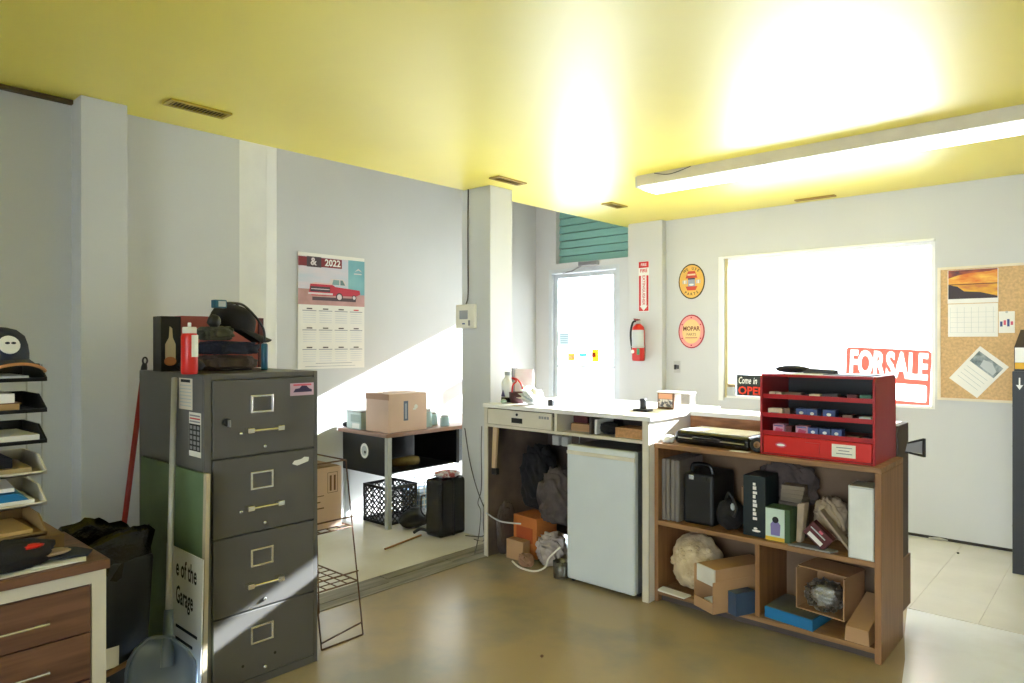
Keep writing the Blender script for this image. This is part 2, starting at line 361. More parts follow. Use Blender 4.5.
vent('ceiling_vent', 'small bronze ceiling vent in front of the column', [(-3.335,3.50),(-3.275,3.50),(-3.275,3.76),(-3.335,3.76)], 8, vd, vd)
vent('ceiling_vent', 'yellowed ceiling vent near the end of the tube light', [(-3.27,4.78),(-3.20,4.78),(-3.20,4.98),(-3.27,4.98)], 6, vy, vy)
vent('ceiling_vent', 'thin ceiling slot vent above the shop window', [(-2.02,5.695),(-1.75,5.695),(-1.75,5.713),(-2.02,5.713)], 1, vd, vd)
# tube light
def tube_light(label, dx, dy, m):
    fx = thing('tube_light', label, 'ceiling light', (-1.34+dx, 4.30+dy, 2.51))
    def b(x0, x1, y0, y1, z0, z1): return B(x0+dx, x1+dx, y0+dy, y1+dy, z0, z1)
    b(-2.56, -.12, 4.14, 4.44, 2.565, H-.0005).build('housing', cream_m, fx, bevel=.004)
    b(-2.56, -.12, 4.135, 4.155, 2.532, H-.0005).build('side_rail', cream_m, fx)
    b(-2.575, -2.555, 4.14, 4.44, 2.525, 2.60).build('end_cap', lgrey_m, fx, bevel=.004)
    b(-.125, -.105, 4.14, 4.44, 2.525, 2.60).build('end_cap', lgrey_m, fx, bevel=.004)
    q = MB(); q.T = Matrix.Translation((dx, dy, 0))
    q.hexa([(-2.55,4.20,2.515),(-.13,4.20,2.515),(-.13,4.38,2.515),(-2.55,4.38,2.515)], [(-2.55,4.157,2.564),(-.13,4.157,2.564),(-.13,4.43,2.564),(-2.55,4.43,2.564)]).build('diffuser', m, fx)
    q = MB(); q.T = Matrix.Translation((dx, dy, 0))
    q.tube(spline([(-2.42,4.133,2.60),(-2.30,4.128,2.575),(-2.15,4.13,2.60)]), .003).build('wire', cable_m, fx)
tube_light('long white fluorescent tube light on the yellow ceiling before the window', 0, 0, tube_m)

# ================================================================== LEFT: desk, trays, bin, cabinet
dk = thing('office_desk', 'low desk with walnut top, cream frame and walnut drawers in the left corner', 'desk', (-2.68, .25, 0))
B(-2.92, -2.44, -.35, .784, .727, .757).build('desk_top', wal_m, dk, bevel=.004)
B(-2.90, -2.462, .752, .774, .001, .727).build('side_panel', mat('beige side', (176, 166, 136), .5), dk)
B(-2.90, -2.462, -.33, -.31, .001, .727).build('side_panel', cream_m, dk)
B(-2.90, -2.885, -.31, .752, .05, .727).build('back_panel', cream_m, dk)
MB().box(-2.47, -2.45, -.31, .774, .688, .727).box(-2.47, -2.45, .733, .774, .03, .688).box(-2.47, -2.45, -.31, -.27, .03, .688).box(-2.47, -2.45, .19, .205, .03, .688).box(-2.47, -2.45, -.27, .733, .03, .09).build('face_frame', cream_m, dk)
zz = .684
for k in range(4):
    d = B(-2.466, -2.446, .209, .729, zz-.144, zz).build('drawer', wal_m, dk, bevel=.002)
    zc = zz-.08
    MB().tube([(-2.446,.345,zc),(-2.424,.345,zc),(-2.424,.612,zc),(-2.446,.612,zc)], .005, 8).build('handle', chrome_m, d)
    zz -= .148
B(-2.466, -2.446, -.265, .185, .096, .684).build('door', wal_m, dk, bevel=.002)
# flat brown box, then the tray tower standing on it
ZD = .7575
B(-2.905, -2.66, .30, .715, ZD, .812).build('flat_box', mat('brown card', (128, 100, 68), .7), bevel=.003, label='flat brown box lying under the letter trays on the desk', cat='box')
lt = thing('letter_tray_tower', 'tower of six letter trays, black above and cream below, on the desk', 'letter trays', (-2.75, .49, .813))
lev = [.828, .925, 1.025, 1.126, 1.226, 1.326]
for i, z in enumerate(lev):
    m = cream_m if i < 3 else black_m
    if i == 0: m = mat('brown tray', (150, 122, 78), .6)
    x0, x1, y0, y1 = -2.90, -2.62, .33, .655
    q = MB().box(x0, x1, y0, y1, z, z+.006).box(x0, x0+.006, y0, y1, z, z+.055)
    for y in (y0, y1-.006): q.prism([(x0,y,z),(x1,y,z),(x1,y,z+.012),(x1-.09,y,z+.055),(x0,y,z+.055)], (0, .006, 0))
    q.box(x1-.006, x1, y0, y1, z, z+.012)
    q.build('tray', m, lt)
for (x, y) in ((-2.89, .661), (-2.70, .661), (-2.89, .324), (-2.70, .324)):
    MB().tube([(x,y,.813),(x,y,1.38)], .003, 6).build('post', steel_m, lt)
def stack(n, x0, x1, y0, y1, z, h, m, label, cat='papers', group='papers in the letter trays', rot=0):
    q = rotz_box((x0+x1)/2, (y0+y1)/2, z, x1-x0, y1-y0, h, R(rot)); return q.build(n, m, label=label, cat=cat, group=group, bevel=.001)
stack('paper_stack', -2.87, -2.64, .35, .61, 1.3325, .012, paper_m, 'papers on the top black tray under the cap')
bk = thing('book', 'thick tan-covered book on the second tray from the top', 'book', (-2.75, .47, 1.2325))
B(-2.86, -2.645, .36, .585, 1.2345, 1.256).build('pages', mat('tan pages', (186, 150, 96), .7), bk); MB().box(-2.865, -2.64, .36, .59, 1.2325, 1.2345).box(-2.865, -2.64, .36, .59, 1.256, 1.259).build('cover', brown_m, bk)
rotz_box(-2.73, .46, 1.2595, .2, .21, .03, R(4)).build('paper_stack', paper_m, bevel=.002, label='white folded papers on top of the tan book', cat='papers', group='papers in the letter trays')
stack('paper_stack', -2.87, -2.64, .35, .635, 1.1325, .02, paper_m, 'white paper pile on the lowest black tray', rot=3)
stack('paper_stack', -2.86, -2.64, .36, .62, 1.0315, .018, mat('kraft', (168, 146, 104), .7), 'brownish papers on the upper cream tray', rot=-2)
stack('black_folder', -2.85, -2.66, .36, .57, 1.0505, .03, bcloth_m, 'small black pouch on the upper cream tray', 'pouch', None)
stack('paper_stack', -2.86, -2.64, .36, .625, .9315, .014, paper_m, 'white papers under the blue folder on a cream tray')
MB().hexa([(-2.85,.37,.946),(-2.64,.37,.946),(-2.64,.61,.946),(-2.85,.61,.946)], [(-2.85,.37,.976),(-2.645,.37,.976),(-2.66,.58,.966),(-2.85,.60,.969)]).build('blue_folder', blue_m, label='blue folder lying in a cream letter tray', cat='folder')
rotz_box(-2.75, .47, .977, .2, .22, .012, R(-5)).build('paper_stack', paper_m, label='white papers lying on the blue folder', cat='papers', group='papers in the letter trays')
stack('manila_envelope', -2.87, -2.65, .36, .62, .8345, .012, mat('manila', (206, 172, 112), .7), 'manila envelope in the bottom tray', 'envelope', None, 2)
# baseball cap
def cap(name, label, c, yaw, crown_m, brim_m, tilt=0, s=1, band=None, patch=None, flat=1):
    c = Vector(c); t = thing(name, label, 'cap', c); Mx = Matrix.Translation(c) @ Matrix.Rotation(yaw, 4, 'Z') @ Matrix.Rotation(tilt, 4, 'Y') @ Matrix.Scale(s, 4)
    q = MB(); q.T = Mx; n = 28; prof = [(1,0),(1.0,.25),(.96,.5),(.84,.75),(.6,.93),(.3,1.0),(.05,1.02)]
    vs_ = []; fs = []
    for r, z in prof:
        for k in range(n):
            a = 2*math.pi*k/n; kf = 1+.03*math.cos(6*a)*(r < .95); vs_.append((.098*r*kf*math.cos(a)*1.08, .088*r*kf*math.sin(a), .112*z*flat))
    for i in range(len(prof)-1):
        for k in range(n): fs.append((i*n+k, i*n+(k+1) % n, (i+1)*n+(k+1) % n, (i+1)*n+k))
    fs.append(tuple((len(prof)-1)*n+k for k in range(n))); q.add(vs_, fs); q.build('crown', crown_m, t, smooth=True)
    q = MB(); q.T = Mx; vs_ = []; fs = []; m = 17
    for lay in (0, .004):
        for j in range(4):
            for k in range(m):
                a = R(-80+160*k/(m-1)); f = j/3; y = .088*math.sin(a)*(1+.06*f); x = .106*math.cos(a)*(1-f)+f*(.07+.10*math.cos(a*.85)) + (.02*f)
                vs_.append((x, y, .004+lay-.028*f*(math.sin(a)**2)-.012*f))
    o = 4*m
    for j in range(3):
        for k in range(m-1): i = j*m+k; fs += [(i, i+1, i+m+1, i+m), (o+i, o+i+m, o+i+m+1, o+i+1)]
    for k in range(m-1): fs += [(3*m+k, 3*m+k+1, o+3*m+k+1, o+3*m+k)]
    q.add(vs_, fs); br = q.build('brim', crown_m, t, smooth=True)
    if brim_m:
        q = MB(); q.T = Mx; q.tube([vs_[o+3*m+k] for k in range(m)], .005, 6); q.build('brim_edge', brim_m, br, smooth=True)
    if patch:
        q = MB(); q.T = Mx @ Matrix.Translation((.1035, 0, .055*flat)) @ Matrix.Rotation(R(72), 4, 'Y')
        q.lathe((0,0,0), [(.03,0),(.03,.004),(.027,.006)], 20); q.build('patch', patch, t)
    q = MB(); q.T = Mx; q.lathe((0,0,.113*flat), [(.008,0),(.007,.004),(.002,.006)], 10); q.build('button', crown_m, t)
    return t, Mx
ct, Mx = cap('baseball_cap', 'navy baseball cap with tan brim edge and white patch on the top tray', (-2.755, .545, 1.388), R(8), navy_m, mat('tan brim edge', (186, 130, 84), .8), 0, 1.0, patch=white_m)
lp = Mx @ Vector((.113, 0, .060)); QP = PL(lp, (-math.sin(R(8)), math.cos(R(8)), 0), (-.3, 0, .95))
for a in (-.009, .008): QP.disc(MB(), a, 0, .007, .004, ry=.004).build('patch_mark', navy_m, ct)
# papers and the flattened dark cap on the desk top
rotz_box(-2.53, .52, ZD, .13, .40, .002, R(3)).build('paper_sheet', paper_m, label='white sheet at the front edge of the walnut desk top', cat='paper')
rotz_box(-2.54, .66, ZD+.0025, .12, .16, .002, R(-16)).build('paper_sheet', paper_m, label='white sheet under the dark folded cap brim', cat='paper')
fc = thing('baseball_cap', 'dark navy cap lying flattened on papers on the desk, with red mark', 'cap', (-2.56, .57, .763))
MB().blob((-2.555, .53, .795), (.08, .13, .05), 3, .15, 2.5, 4, flat=.62).build('crown', bcloth_m, fc, smooth=True)
q = MB(); q.T = Matrix.Translation((-2.565, .665, .772)) @ Matrix.Rotation(R(-20), 4, 'Z') @ Matrix.Rotation(R(-6), 4, 'X')
q.prism([(-.07,-.07,0),(.05,-.09,0),(.06,.02,0),(.03,.09,0),(-.03,.10,0),(-.07,.05,0)], (0,0,.006)); q.build('brim', navy_m, fc, bevel=.002)
MB().blob((-2.51, .585, .826), (.018, .034, .008), 5, .2, 3, 3).build('mark', redb_m, fc, smooth=True)
MB().blob((-2.53, .645, .79), (.03, .05, .010), 6, .2, 3, 3).build('strap', mat('beige strap', (150, 128, 110), .8), fc, smooth=True)
# bin with bag
bn = thing('waste_bin', 'dark square waste bin with black bag and paper labels beside the desk', 'bin', (-3.02, .95, 0))
MB().hexa([(-3.12,.845,.001),(-2.90,.845,.001),(-2.90,1.055,.001),(-3.12,1.055,.001)], [(-3.14,.82,.62),(-2.87,.82,.62),(-2.87,1.08,.62),(-3.14,1.08,.62)]).build('body', mat('navy bin', (38, 44, 54), .3, var=.1), bn, bevel=.012)
q = MB(); n = 48; vs_ = []; fs = []
prof = [(1.0,.52),(1.06,.55),(1.07,.61),(1.05,.65),(1.09,.68),(1.02,.71),(.95,.68),(.9,.6),(.8,.52)]
for i, (r, z) in enumerate(prof):
    for k in range(n):
        a = 2*math.pi*k/n; sq = 1/max(abs(math.cos(a)), abs(math.sin(a)))**.75
        nn = noise.noise(Vector((math.cos(a)*3, math.sin(a)*3, i*.6))); rr = .130*r*sq*(1+.07*nn)
        vs_.append((-3.01+rr*math.cos(a), .95+rr*math.sin(a)*1.0, z+.03*nn*(i > 2)+(.028*math.sin(a*2+1) if 3 < i < 7 else 0)))
for i in range(len(prof)-1):
    for k in range(n): fs.append((i*n+k, i*n+(k+1) % n, (i+1)*n+(k+1) % n, (i+1)*n+k))
fs.append(tuple((len(prof)-1)*n+k for k in range(n))); q.add(vs_, fs); q.build('bin_bag', binbag_m, bn, smooth=True)
BP = PL((-2.892, .84, 0), UY, Vector((.03, 0, .62)))
BP.rect(MB(), .04, .11, .22, .30, .012).build('label_sheet', paper_m, bn, label='white label'); BP.rect(MB(), .005, .035, .02, .17, .012).build('label_sheet', paper_m, bn); BP.rect(MB(), .05, .08, .02, .17, .012).build('label_sheet', lgrey_m, bn)
MB().tube(spline([(-2.875,.83,.19),(-2.868,.92,.205),(-2.866,1.0,.23),(-2.872,1.07,.26)]), .011, 8).build('band', mat('brown band', (124, 92, 68), .6), bn, smooth=True)
# red pole
p1 = atX(145.5, 357, -3.47); p2 = atX(124, 525, -3.52); dv = (p2-p1).normalized(); p3 = p1+dv*((p1.z-.004)/-dv.z)
rp = thing('red_pole', 'slim dark red pole with black hanging tip leaning behind the bin', 'pole', p3)
MB().tube([p1+dv*.085, p3], .0125, 12).build('shaft', redpole_m, rp, smooth=True)
tp = p1+dv*.10; q = MB(); q.tube([tp, p1+dv*.05, p1+dv*.03], [.015,.014,.01], 12); q.build('tip', black_m, rp, smooth=True)
q = MB(); cc = p1+dv*.018; q.tube([cc+Vector((.0, math.cos(2*math.pi*k/14)*.010, math.sin(2*math.pi*k/14)*.016)) for k in range(14)], .0045, 6, closed=True); q.build('hang_loop', black_m, rp, smooth=True)
# filing cabinet
FX, FY0, FY1, FB = -2.76, 1.226, 1.742, -3.44
fcab = thing('filing_cabinet', 'tall four-drawer grey metal filing cabinet', 'filing cabinet', (-3.1, 1.484, 0))
q = MB().box(FB, FX-.012, FY0, FY1, .001, 1.322).build('body', cab_m, fcab, bevel=.004)
MB().box(FX-.014, FX, FY0, FY0+.03, .001, 1.322).box(FX-.014, FX, FY1-.02, FY1, .001, 1.322).box(FX-.014, FX, FY0+.03, FY1-.02, 1.30, 1.322).box(FX-.014, FX, FY0+.03, FY1-.02, .001, .035).build('front_frame', cab_m, fcab, bevel=.002)
zb = [.037, .3255, .6505, .9755, 1.299]
CF = PL((FX, FY0, 0), UY, UZ)
for k in range(4):
    z0, z1 = zb[k]+.003, zb[k+1]-.003; y0, y1 = FY0+.033, FY1-.023
    d = B(FX-.012, FX+.006, y0, y1, z0, z1).build('drawer', cab_m, fcab, bevel=.003)
    yc = (y0+y1)/2-.02; zt = z1-.105
    q = MB()
    for a in [(yc-.052,yc-.042,zt-.032,zt+.032),(yc+.042,yc+.052,zt-.032,zt+.032),(yc-.052,yc+.052,zt-.038,zt-.029),(yc-.052,yc+.052,zt+.029,zt+.038)]: q.box(FX+.006, FX+.011, *a)
    q.build('label_holder', chrome_m, d, bevel=.0015)
    zh = zt-.105
    if k > 0:
        h = MB().tube([(FX+.034,yc-.06,zh-.004),(FX+.034,yc+.07,zh-.004)], .006, 8); h.box(FX+.006, FX+.040, yc-.078, yc-.048, zh-.014, zh+.008); h.box(FX+.006, FX+.040, yc+.058, yc+.088, zh-.014, zh+.008); h.build('handle', chrome_m, d, bevel=.003)
        if k in (2, 3): MB().lathe((FX+.02, yc-.1, zh-.012), [(.001,-.006),(.009,-.004),(.009,.004),(.001,.006)], 12).build('thumb_latch', chrome_m, d, smooth=True)
    else:
        for (yy, z_) in ((yc-.085, zh-.01), (yc+.06, zh+.0)): MB().lathe((FX+.006, yy, z_), [(.006,0),(.006,.002)], 10, Matrix.Rotation(R(90), 3, 'Y')).build('screw_hole', gap_m, d)
    MB().lathe((FX+.006, yc+.012, z0+.03), [(.008,0),(.008,.006),(.005,.009)], 12, Matrix.Rotation(R(90), 3, 'Y')).build('lock_button', chrome_m, d, smooth=True)
lk = MB().lathe((FX+.006, FY0+.085, 1.125), [(.016,0),(.016,.02),(.010,.022)], 16, Matrix.Rotation(R(90), 3, 'Y')).build('lock', black_m, fcab, smooth=True)
MB().box(FX+.026, FX+.05, FY0+.083, FY0+.087, 1.108, 1.136).build('key', steel_m, lk)
s1 = CF.rect(MB(), .375, .492, 1.215, 1.270, .0065).build('sticker', mat('pale sticker', (206, 176, 196), .5), fcab, label='pink car sticker on the top drawer')
CF.poly(MB(), [(.39,1.23),(.40,1.245),(.42,1.247),(.432,1.258),(.455,1.257),(.468,1.245),(.482,1.24),(.482,1.23)], .0072).build('car_print', mat('purple ink', (52, 38, 78), .5), s1)
CF.rect(MB(), .39, .48, 1.258, 1.266, .0072).build('print_band', pink_m, s1)
CF.poly(MB(), [(.385,.915),(.395,.928),(.43,.932),(.445,.94),(.468,.936),(.465,.918),(.44,.912),(.41,.905)], .0065).build('sticker', white_m, fcab, label='torn white sticker remnant')
SP = PL((FB, FY0, 0), UX, UZ)       # side face towards the room's left
nt = thing('note_sheet', 'printed note sheet taped to the side of the filing cabinet', 'note', (-2.90, FY0-.001, 1.17))
SP.rect(MB(), .445, .575, 1.172, 1.302, .001).build('sheet', mat('cream paper', (228, 218, 200), .7), nt)
for k in range(7): SP.rect(MB(), .455, .565, 1.186+.014*k, 1.190+.014*k, .0018).build('print_line', lgrey_m, nt)
SP.rect(MB(), .465, .555, 1.285, 1.297, .0018).build('print_heading', ink_m, nt)
kp = thing('magnet_chart', 'narrow black and white number chart stuck below the note on the cabinet', 'chart', (-2.83, FY0-.001, .99))
SP.rect(MB(), .545, .655, .985, 1.165, .001, .001).build('sheet', ivory_m, kp)
SP.rect(MB(), .548, .652, 1.008, 1.118, .0022).build('dark_field', ink_m, kp)
for r_ in range(5):
    for c_ in range(3): SP.rect(MB(), .556+.033*c_, .578+.033*c_, 1.013+.021*r_, 1.027+.021*r_, .0029).build('cell', grey_m, kp)
for r_ in range(3): SP.rect(MB(), .552, .648, 1.125+.012*r_, 1.131+.012*r_, .0022).build('print_line', redb_m if r_ == 1 else grey_m, kp)
# green board, sign and shovel leaning on the cabinet side
gb = thing('green_board', 'green painted board with bare edge leaning on the filing cabinet side', 'board', (-3.03, 1.20, 0))
MB().hexa([(-3.36,1.190,.002),(-2.715,1.190,.002),(-2.715,1.202,.002),(-3.36,1.202,.002)], [(-3.36,1.206,.932),(-2.715,1.206,.932),(-2.715,1.218,.932),(-3.36,1.218,.932)]).build('panel', grn_m, gb)
MB().hexa([(-2.715,1.188,.002),(-2.69,1.188,.002),(-2.69,1.204,.002),(-2.715,1.204,.002)], [(-2.715,1.204,.935),(-2.69,1.204,.935),(-2.69,1.220,.935),(-2.715,1.220,.935)]).build('edge_strip', mat('bare wood edge', (186, 172, 146), .6), gb)
sg = thing('garage_sign', 'white sign with black lettering about the garage behind the shovel', 'sign', (-2.88, 1.13, 0))
MB().hexa([(-3.03,1.175,.002),(-2.685,1.175,.002),(-2.685,1.179,.002),(-3.03,1.179,.002)], [(-3.03,1.189,.605),(-2.685,1.189,.605),(-2.685,1.193,.605),(-3.03,1.193,.605)]).build('panel', white_m, sg)
GP = PL((-3.03, 1.175, .002), UX, Vector((0, .014, .603)))
GP.text('e of the', .10, .525, .10, ink_m, sg, sx=.62, bold=.02, align='LEFT'); GP.text('Garage', .105, .415, .10, ink_m, sg, sx=.56, bold=.02, align='LEFT')
for k, (a, b_) in enumerate([(.11,.31),(.11,.27),(.11,.30),(.11,.24),(.11,.30)]):
    GP.rect(MB(), a, b_, .285-.05*k, .297-.05*k).build('print_line', ink_m, sg)
sh = thing('shovel', 'slate blue plastic scoop shovel with pale grey handle leaning on the cabinet', 'shovel', (-2.78, 1.05, 0))
T = atY(174.5, 378, 1.213); Bm = Vector((-2.79, 1.105, .02)); J = atX(168, 618, -2.79); J = Vector((-2.80, 1.093, .40))
J = atY(168.5, 618, 1.075); tip = J+Vector((.045, -.035, -(J.z-.012)))
MB().tube([T, J], .0115, 12).build('handle', greyp_m, sh, smooth=True)
ax = (J-T).normalized(); MB().tube([J-ax*.03, J+ax*.06, J+ax*.17], [.016, .019, .024], 14).build('socket', slate_m, sh, smooth=True)
q = MB(); vs_ = []; fs = []; nu, nv = 13, 9; side = Vector((.82, .57, 0)).normalized(); side = RT.copy(); up = (J-tip).normalized(); nrm = side.cross(up).normalized()
if nrm.dot(FW) > 0: nrm = -nrm
Lb = (J-tip).length-.06
for lay in (0, .006):
    for j in range(nv):
        v = j/(nv-1); wv = .13*(1-.62*max(0, (v-.62)/.38)**2.2)
        for i in range(nu):
            u = -1+2*i/(nu-1); d = .03*abs(u)**4*(1)+.02*max(0, (v-.7)/.3)**2
            vs_.append(tip+up*(v*Lb)+side*(u*wv)+nrm*(d+lay))
o = nu*nv
for j in range(nv-1):
    for i in range(nu-1): k = j*nu+i; fs += [(k, k+1, k+nu+1, k+nu), (o+k, o+k+nu, o+k+nu+1, o+k+1)]
edge = [i for i in range(nu)]+[j*nu+nu-1 for j in range(1, nv)]+[(nv-1)*nu+i for i in range(nu-2, -1, -1)]+[j*nu for j in range(nv-2, 0, -1)]
for a, b_ in zip(edge, edge[1:]+edge[:1]): fs.append((a, b_, o+b_, o+a))
q.add(vs_, fs); bl = q.build('blade', slate_m, sh, smooth=True)
q = MB(); q.tube([vs_[o+e]+nrm*.002 for e in edge[nu-1:]], .006, 8); q.build('rim', slate_m, bl, smooth=True)
# ---- things on the filing cabinet
CT = 1.3225
pb = thing('bottle_box', 'black gift box with a bottle picture on the filing cabinet', 'box', (-3.2, 1.30, CT))
PX = -3.16; y0 = atX(161, 350, PX).y; y1 = atX(181, 350, PX).y; zt = atX(161, 316, PX).z
B(PX-.09, PX, y0, y1, CT, zt).build('body', black_m, pb, bevel=.002)
PBP = PL((PX, y0, CT), UY, UZ); hw = y1-y0
PBP.poly(MB(), [(hw*.2,.05),(hw*.72,.05),(hw*.72,.12),(hw*.58,.15),(hw*.55,.19),(hw*.42,.20),(hw*.38,.15),(hw*.2,.12)], .001).build('bottle_print', mat('bottle print', (206, 190, 160), .5), pb)
PBP.disc(MB(), hw*.45, .045, .026, .0016, ry=.02).build('cap_print', mat('copper print', (190, 120, 80), .5), pb)
sc_ = atz(191.5, 376.5, CT); sp = thing('spray_can', 'red and white spray can at the front of the filing cabinet top', 'spray can', (-2.83, 1.27, CT))
cx, cy = -2.84, atX(189.5, 350, -2.84).y
MB().lathe((cx, cy, CT), [(.030,0),(.032,.004),(.032,.15),(.030,.158),(.022,.172),(.018,.175)], 28).build('body', redb_m, sp, smooth=True)
MB().lathe((cx, cy, CT+.165), [(.027,0),(.027,.022),(.024,.026)], 24).build('collar', ivory_m, sp, smooth=True)
MB().lathe((cx, cy, CT+.191), [(.007,0),(.007,.016),(.005,.018)], 12).build('nozzle', white_m, sp, smooth=True)
q = MB(); 
vs_ = []; fs = []
for k in range(9):
    a = R(-10+9*k); 
    for z_ in (.07, .158): vs_.append((cx+.0326*math.cos(a), cy+.0326*math.sin(a), CT+z_))
for k in range(8): fs.append((2*k, 2*k+2, 2*k+3, 2*k+1))
q.add(vs_, fs); q.build('label_print', ivory_m, sp, smooth=True)
MB().blob((-3.02, 1.285, CT+.0275), (.06, .055, .028), 11, .08, 2, 4, flat=.95).build('glasses_case', bcloth_m, smooth=True, label='dark oval pouch beside the spray can on the filing cabinet', cat='pouch')
RX = -3.33; y0 = atX(181, 350, RX).y; y1 = atX(258, 350, RX).y
rb = thing('red_box', 'faded red and white carton behind the caps on the filing cabinet', 'box', (RX, (y0+y1)/2, CT))
B(RX-.08, RX, y0, y1, CT, atX(190, 316, RX).z).build('carton', mat('faded red', (170, 84, 74), .6), rb, bevel=.002)
B(RX-.075, RX+.004, y1+.002, y1+.028, CT, atX(255, 318, RX).z).build('end_flap', maroon_m, rb)
# heap of folded caps and garments
gx = -3.10
def gy(px): return atX(px, 350, gx).y
h1 = MB().blob((gx-.03, gy(226), CT+.034), (.115, .125, .034), 21, .12, 3, 5, flat=.98, fold=.06, sq=.5).build('folded_garment', gcloth_m, smooth=True, label='brown grey garment folded at the bottom of the heap on the cabinet', cat='garment', group='garments heaped on the filing cabinet')
h2 = MB().blob((gx-.02, gy(229), CT+.102), (.105, .12, .030), 22, .12, 3, 5, flat=.98, fold=.07, sq=.5).build('folded_garment', navy_m, smooth=True, label='blue and black garment folded in the middle of the heap', cat='garment', group='garments heaped on the filing cabinet')
h3 = MB().blob((gx+.03, gy(212), CT+.168), (.07, .07, .032), 23, .12, 3, 5, flat=.98, fold=.07, sq=.55).build('folded_garment', mat('olive cloth', (70, 72, 58), .9, var=.2, scale=30), smooth=True, label='dark olive garment under the black cap in the heap', cat='garment', group='garments heaped on the filing cabinet')
cap('baseball_cap', 'black cap tipped on its side on top of the garment heap', (gx-.05, gy(236), CT+.192), R(75), bcloth_m, None, R(14), 1.0)
MB().blob((gx+.07, gy(207), CT+.222), (.02, .03, .03), 25, .2, 3, 3).build('glove', black_m, smooth=True, label='small black crumpled glove next to the spray can top', cat='glove')
wl = thing('work_light', 'teal magnetic work light with black gooseneck on the filing cabinet', 'work light', (-3.0, 1.65, CT))
wx = -2.98
a = atX(264.5, 350, wx); MB().lathe((wx, a.y, CT), [(.013,0),(.015,.003),(.015,.118),(.010,.124)], 16).build('body', tealp_m, wl, smooth=True)
pts = [atX(px, py, wx) for px, py in [(265,341),(263,328),(254,315),(243,305),(232,303),(226,303)]]
MB().tube(spline(pts), .0055, 8).build('gooseneck', black_m, wl, smooth=True)
hd = atX(219, 304, wx); B(wx-.02, wx+.02, hd.y-.027, hd.y+.027, hd.z-.018, hd.z+.018).build('lamp_head', tealp_m, wl, bevel=.004)
PL((wx+.02, hd.y, hd.z), UY, UZ).rect(MB(), -.012, .02, -.012, .012, .001).build('lens', lgrey_m, wl)
# wire rack with carton beside the cabinet
wr = thing('wire_rack', 'brown wire display rack standing beside the filing cabinet', 'wire rack', (-3.0, 1.92, 0))
P = Vector
FT, FBt = P((-2.90, 1.99, .868)), P((-2.838, 2.048, .004)); BT, BBt = P((-3.18, 1.99, .868)), P((-3.23, 2.048, .004)); off = Vector((0, -.235, 0))
def W(name, pts, r=.004): return MB().tube(pts, r, 6).build(name, rust_m, wr)
for a, b_ in ((FT, FBt), (BT, BBt)): W('leg', [a, b_]); W('leg', [a+off, b_+off])
W('top_rail', [FT, BT]); W('top_rail', [FT+off, BT+off]); W('top_rail', [FT, FT+off]); W('top_rail', [BT, BT+off])
W('foot_rail', [FBt, FBt+off]); W('foot_rail', [BBt, BBt+off])
def lerp(a, b_, t): return a+(b_-a)*t
for z_ in (.54, .27):
    t = (.868-z_)/.864; f = lerp(FT, FBt, t); b_ = lerp(BT, BBt, t)
    for a, c_ in ((f, f+off), (b_, b_+off), (f, b_), (f+off, b_+off)): W('shelf_rail', [a, c_])
    for k in range(1, 6): W('shelf_wire', [lerp(f, b_, k/6), lerp(f, b_, k/6)+off], .0028)
    for k in range(1, 4): W('shelf_wire', [f+off*k/4, b_+off*k/4], .0028)
    W('lip_rail', [f+Vector((.004, 0, .05)), f+off+Vector((.004, 0, .05))])
W('brace', [lerp(FT, FBt, .93), FBt+off+Vector((0, 0, .03))])
bx = thing('moving_carton', 'pinkish printed carton sitting in the wire rack', 'carton', (-3.04, 1.87, .545))
B(-3.17, -2.915, 1.785, 1.975, .546, .84).build('body', cardp_m, bx, bevel=.002)
MB().hexa([(-3.16,1.79,.841),(-2.92,1.79,.841),(-2.92,1.97,.841),(-3.16,1.97,.841)], [(-3.15,1.80,.846),(-2.93,1.80,.846),(-2.93,1.96,.846),(-3.15,1.96,.846)]).build('top_opening', mat('carton inside', (132, 104, 78), .8), bx)
XP = PL((-2.915, 1.785, .546), UY, UZ)
for (a0, a1, b0, b1) in [(.11,.112,.17,.27),(.165,.167,.17,.27),(.11,.167,.17,.172),(.11,.167,.268,.27),(.122,.133,.18,.255),(.145,.156,.18,.255),(.02,.09,.10,.106),(.02,.07,.13,.136),(.03,.09,.16,.164)]:
    XP.rect(MB(), a0, a1, b0, b1).build('print_mark', brown_m, bx)

# ================================================================== ALCOVE
AP = PL((XA, 0, 0), UY, UZ)
cal = thing('wall_calendar', 'large 2022 wall calendar with a red pickup truck picture on the alcove wall', 'calendar', (XA+.002, 3.235, 1.235))
y0, y1, z0, z1 = 2.92, 3.553, 1.235, 2.168
AP.rect(MB(), y0, y1, z0, z1, .002, .004).build('sheet', paper_m, cal)
def A(name, m, u0, u1, v0, v1, off=.007, par=None): return AP.rect(MB(), y0+u0*(y1-y0), y0+u1*(y1-y0), z0+v0*(z1-z0), z0+v1*(z1-z0), off).build(name, m, par or cal)
def AQ(name, m, pts, off, par): return AP.poly(MB(), [(y0+u*(y1-y0), z0+v*(z1-z0)) for u, v in pts], off).build(name, m, par)
A('picture_ground', mat('print ground', (168, 128, 118), .6, c2=(206, 160, 160), scale=5), .0, 1, .555, .69)
A('picture_sky', mat('print sky', (216, 208, 218), .6, c2=(196, 206, 220), scale=4, stretch=(1, 1, 5)), .0, 1, .69, .97, .0068)
A('picture_side', mat('print teal', (106, 164, 178), .6, c2=(132, 188, 196), scale=4), .74, 1, .66, .97, .0075)
tr = A('truck_shadow', mat('print shadow', (84, 66, 74), .6), .20, .86, .595, .625, .0078)
tred = mat('print truck red', (192, 44, 66), .5); tdk = mat('print truck dark', (70, 52, 60), .5); tlt = mat('print chrome', (216, 206, 206), .5)
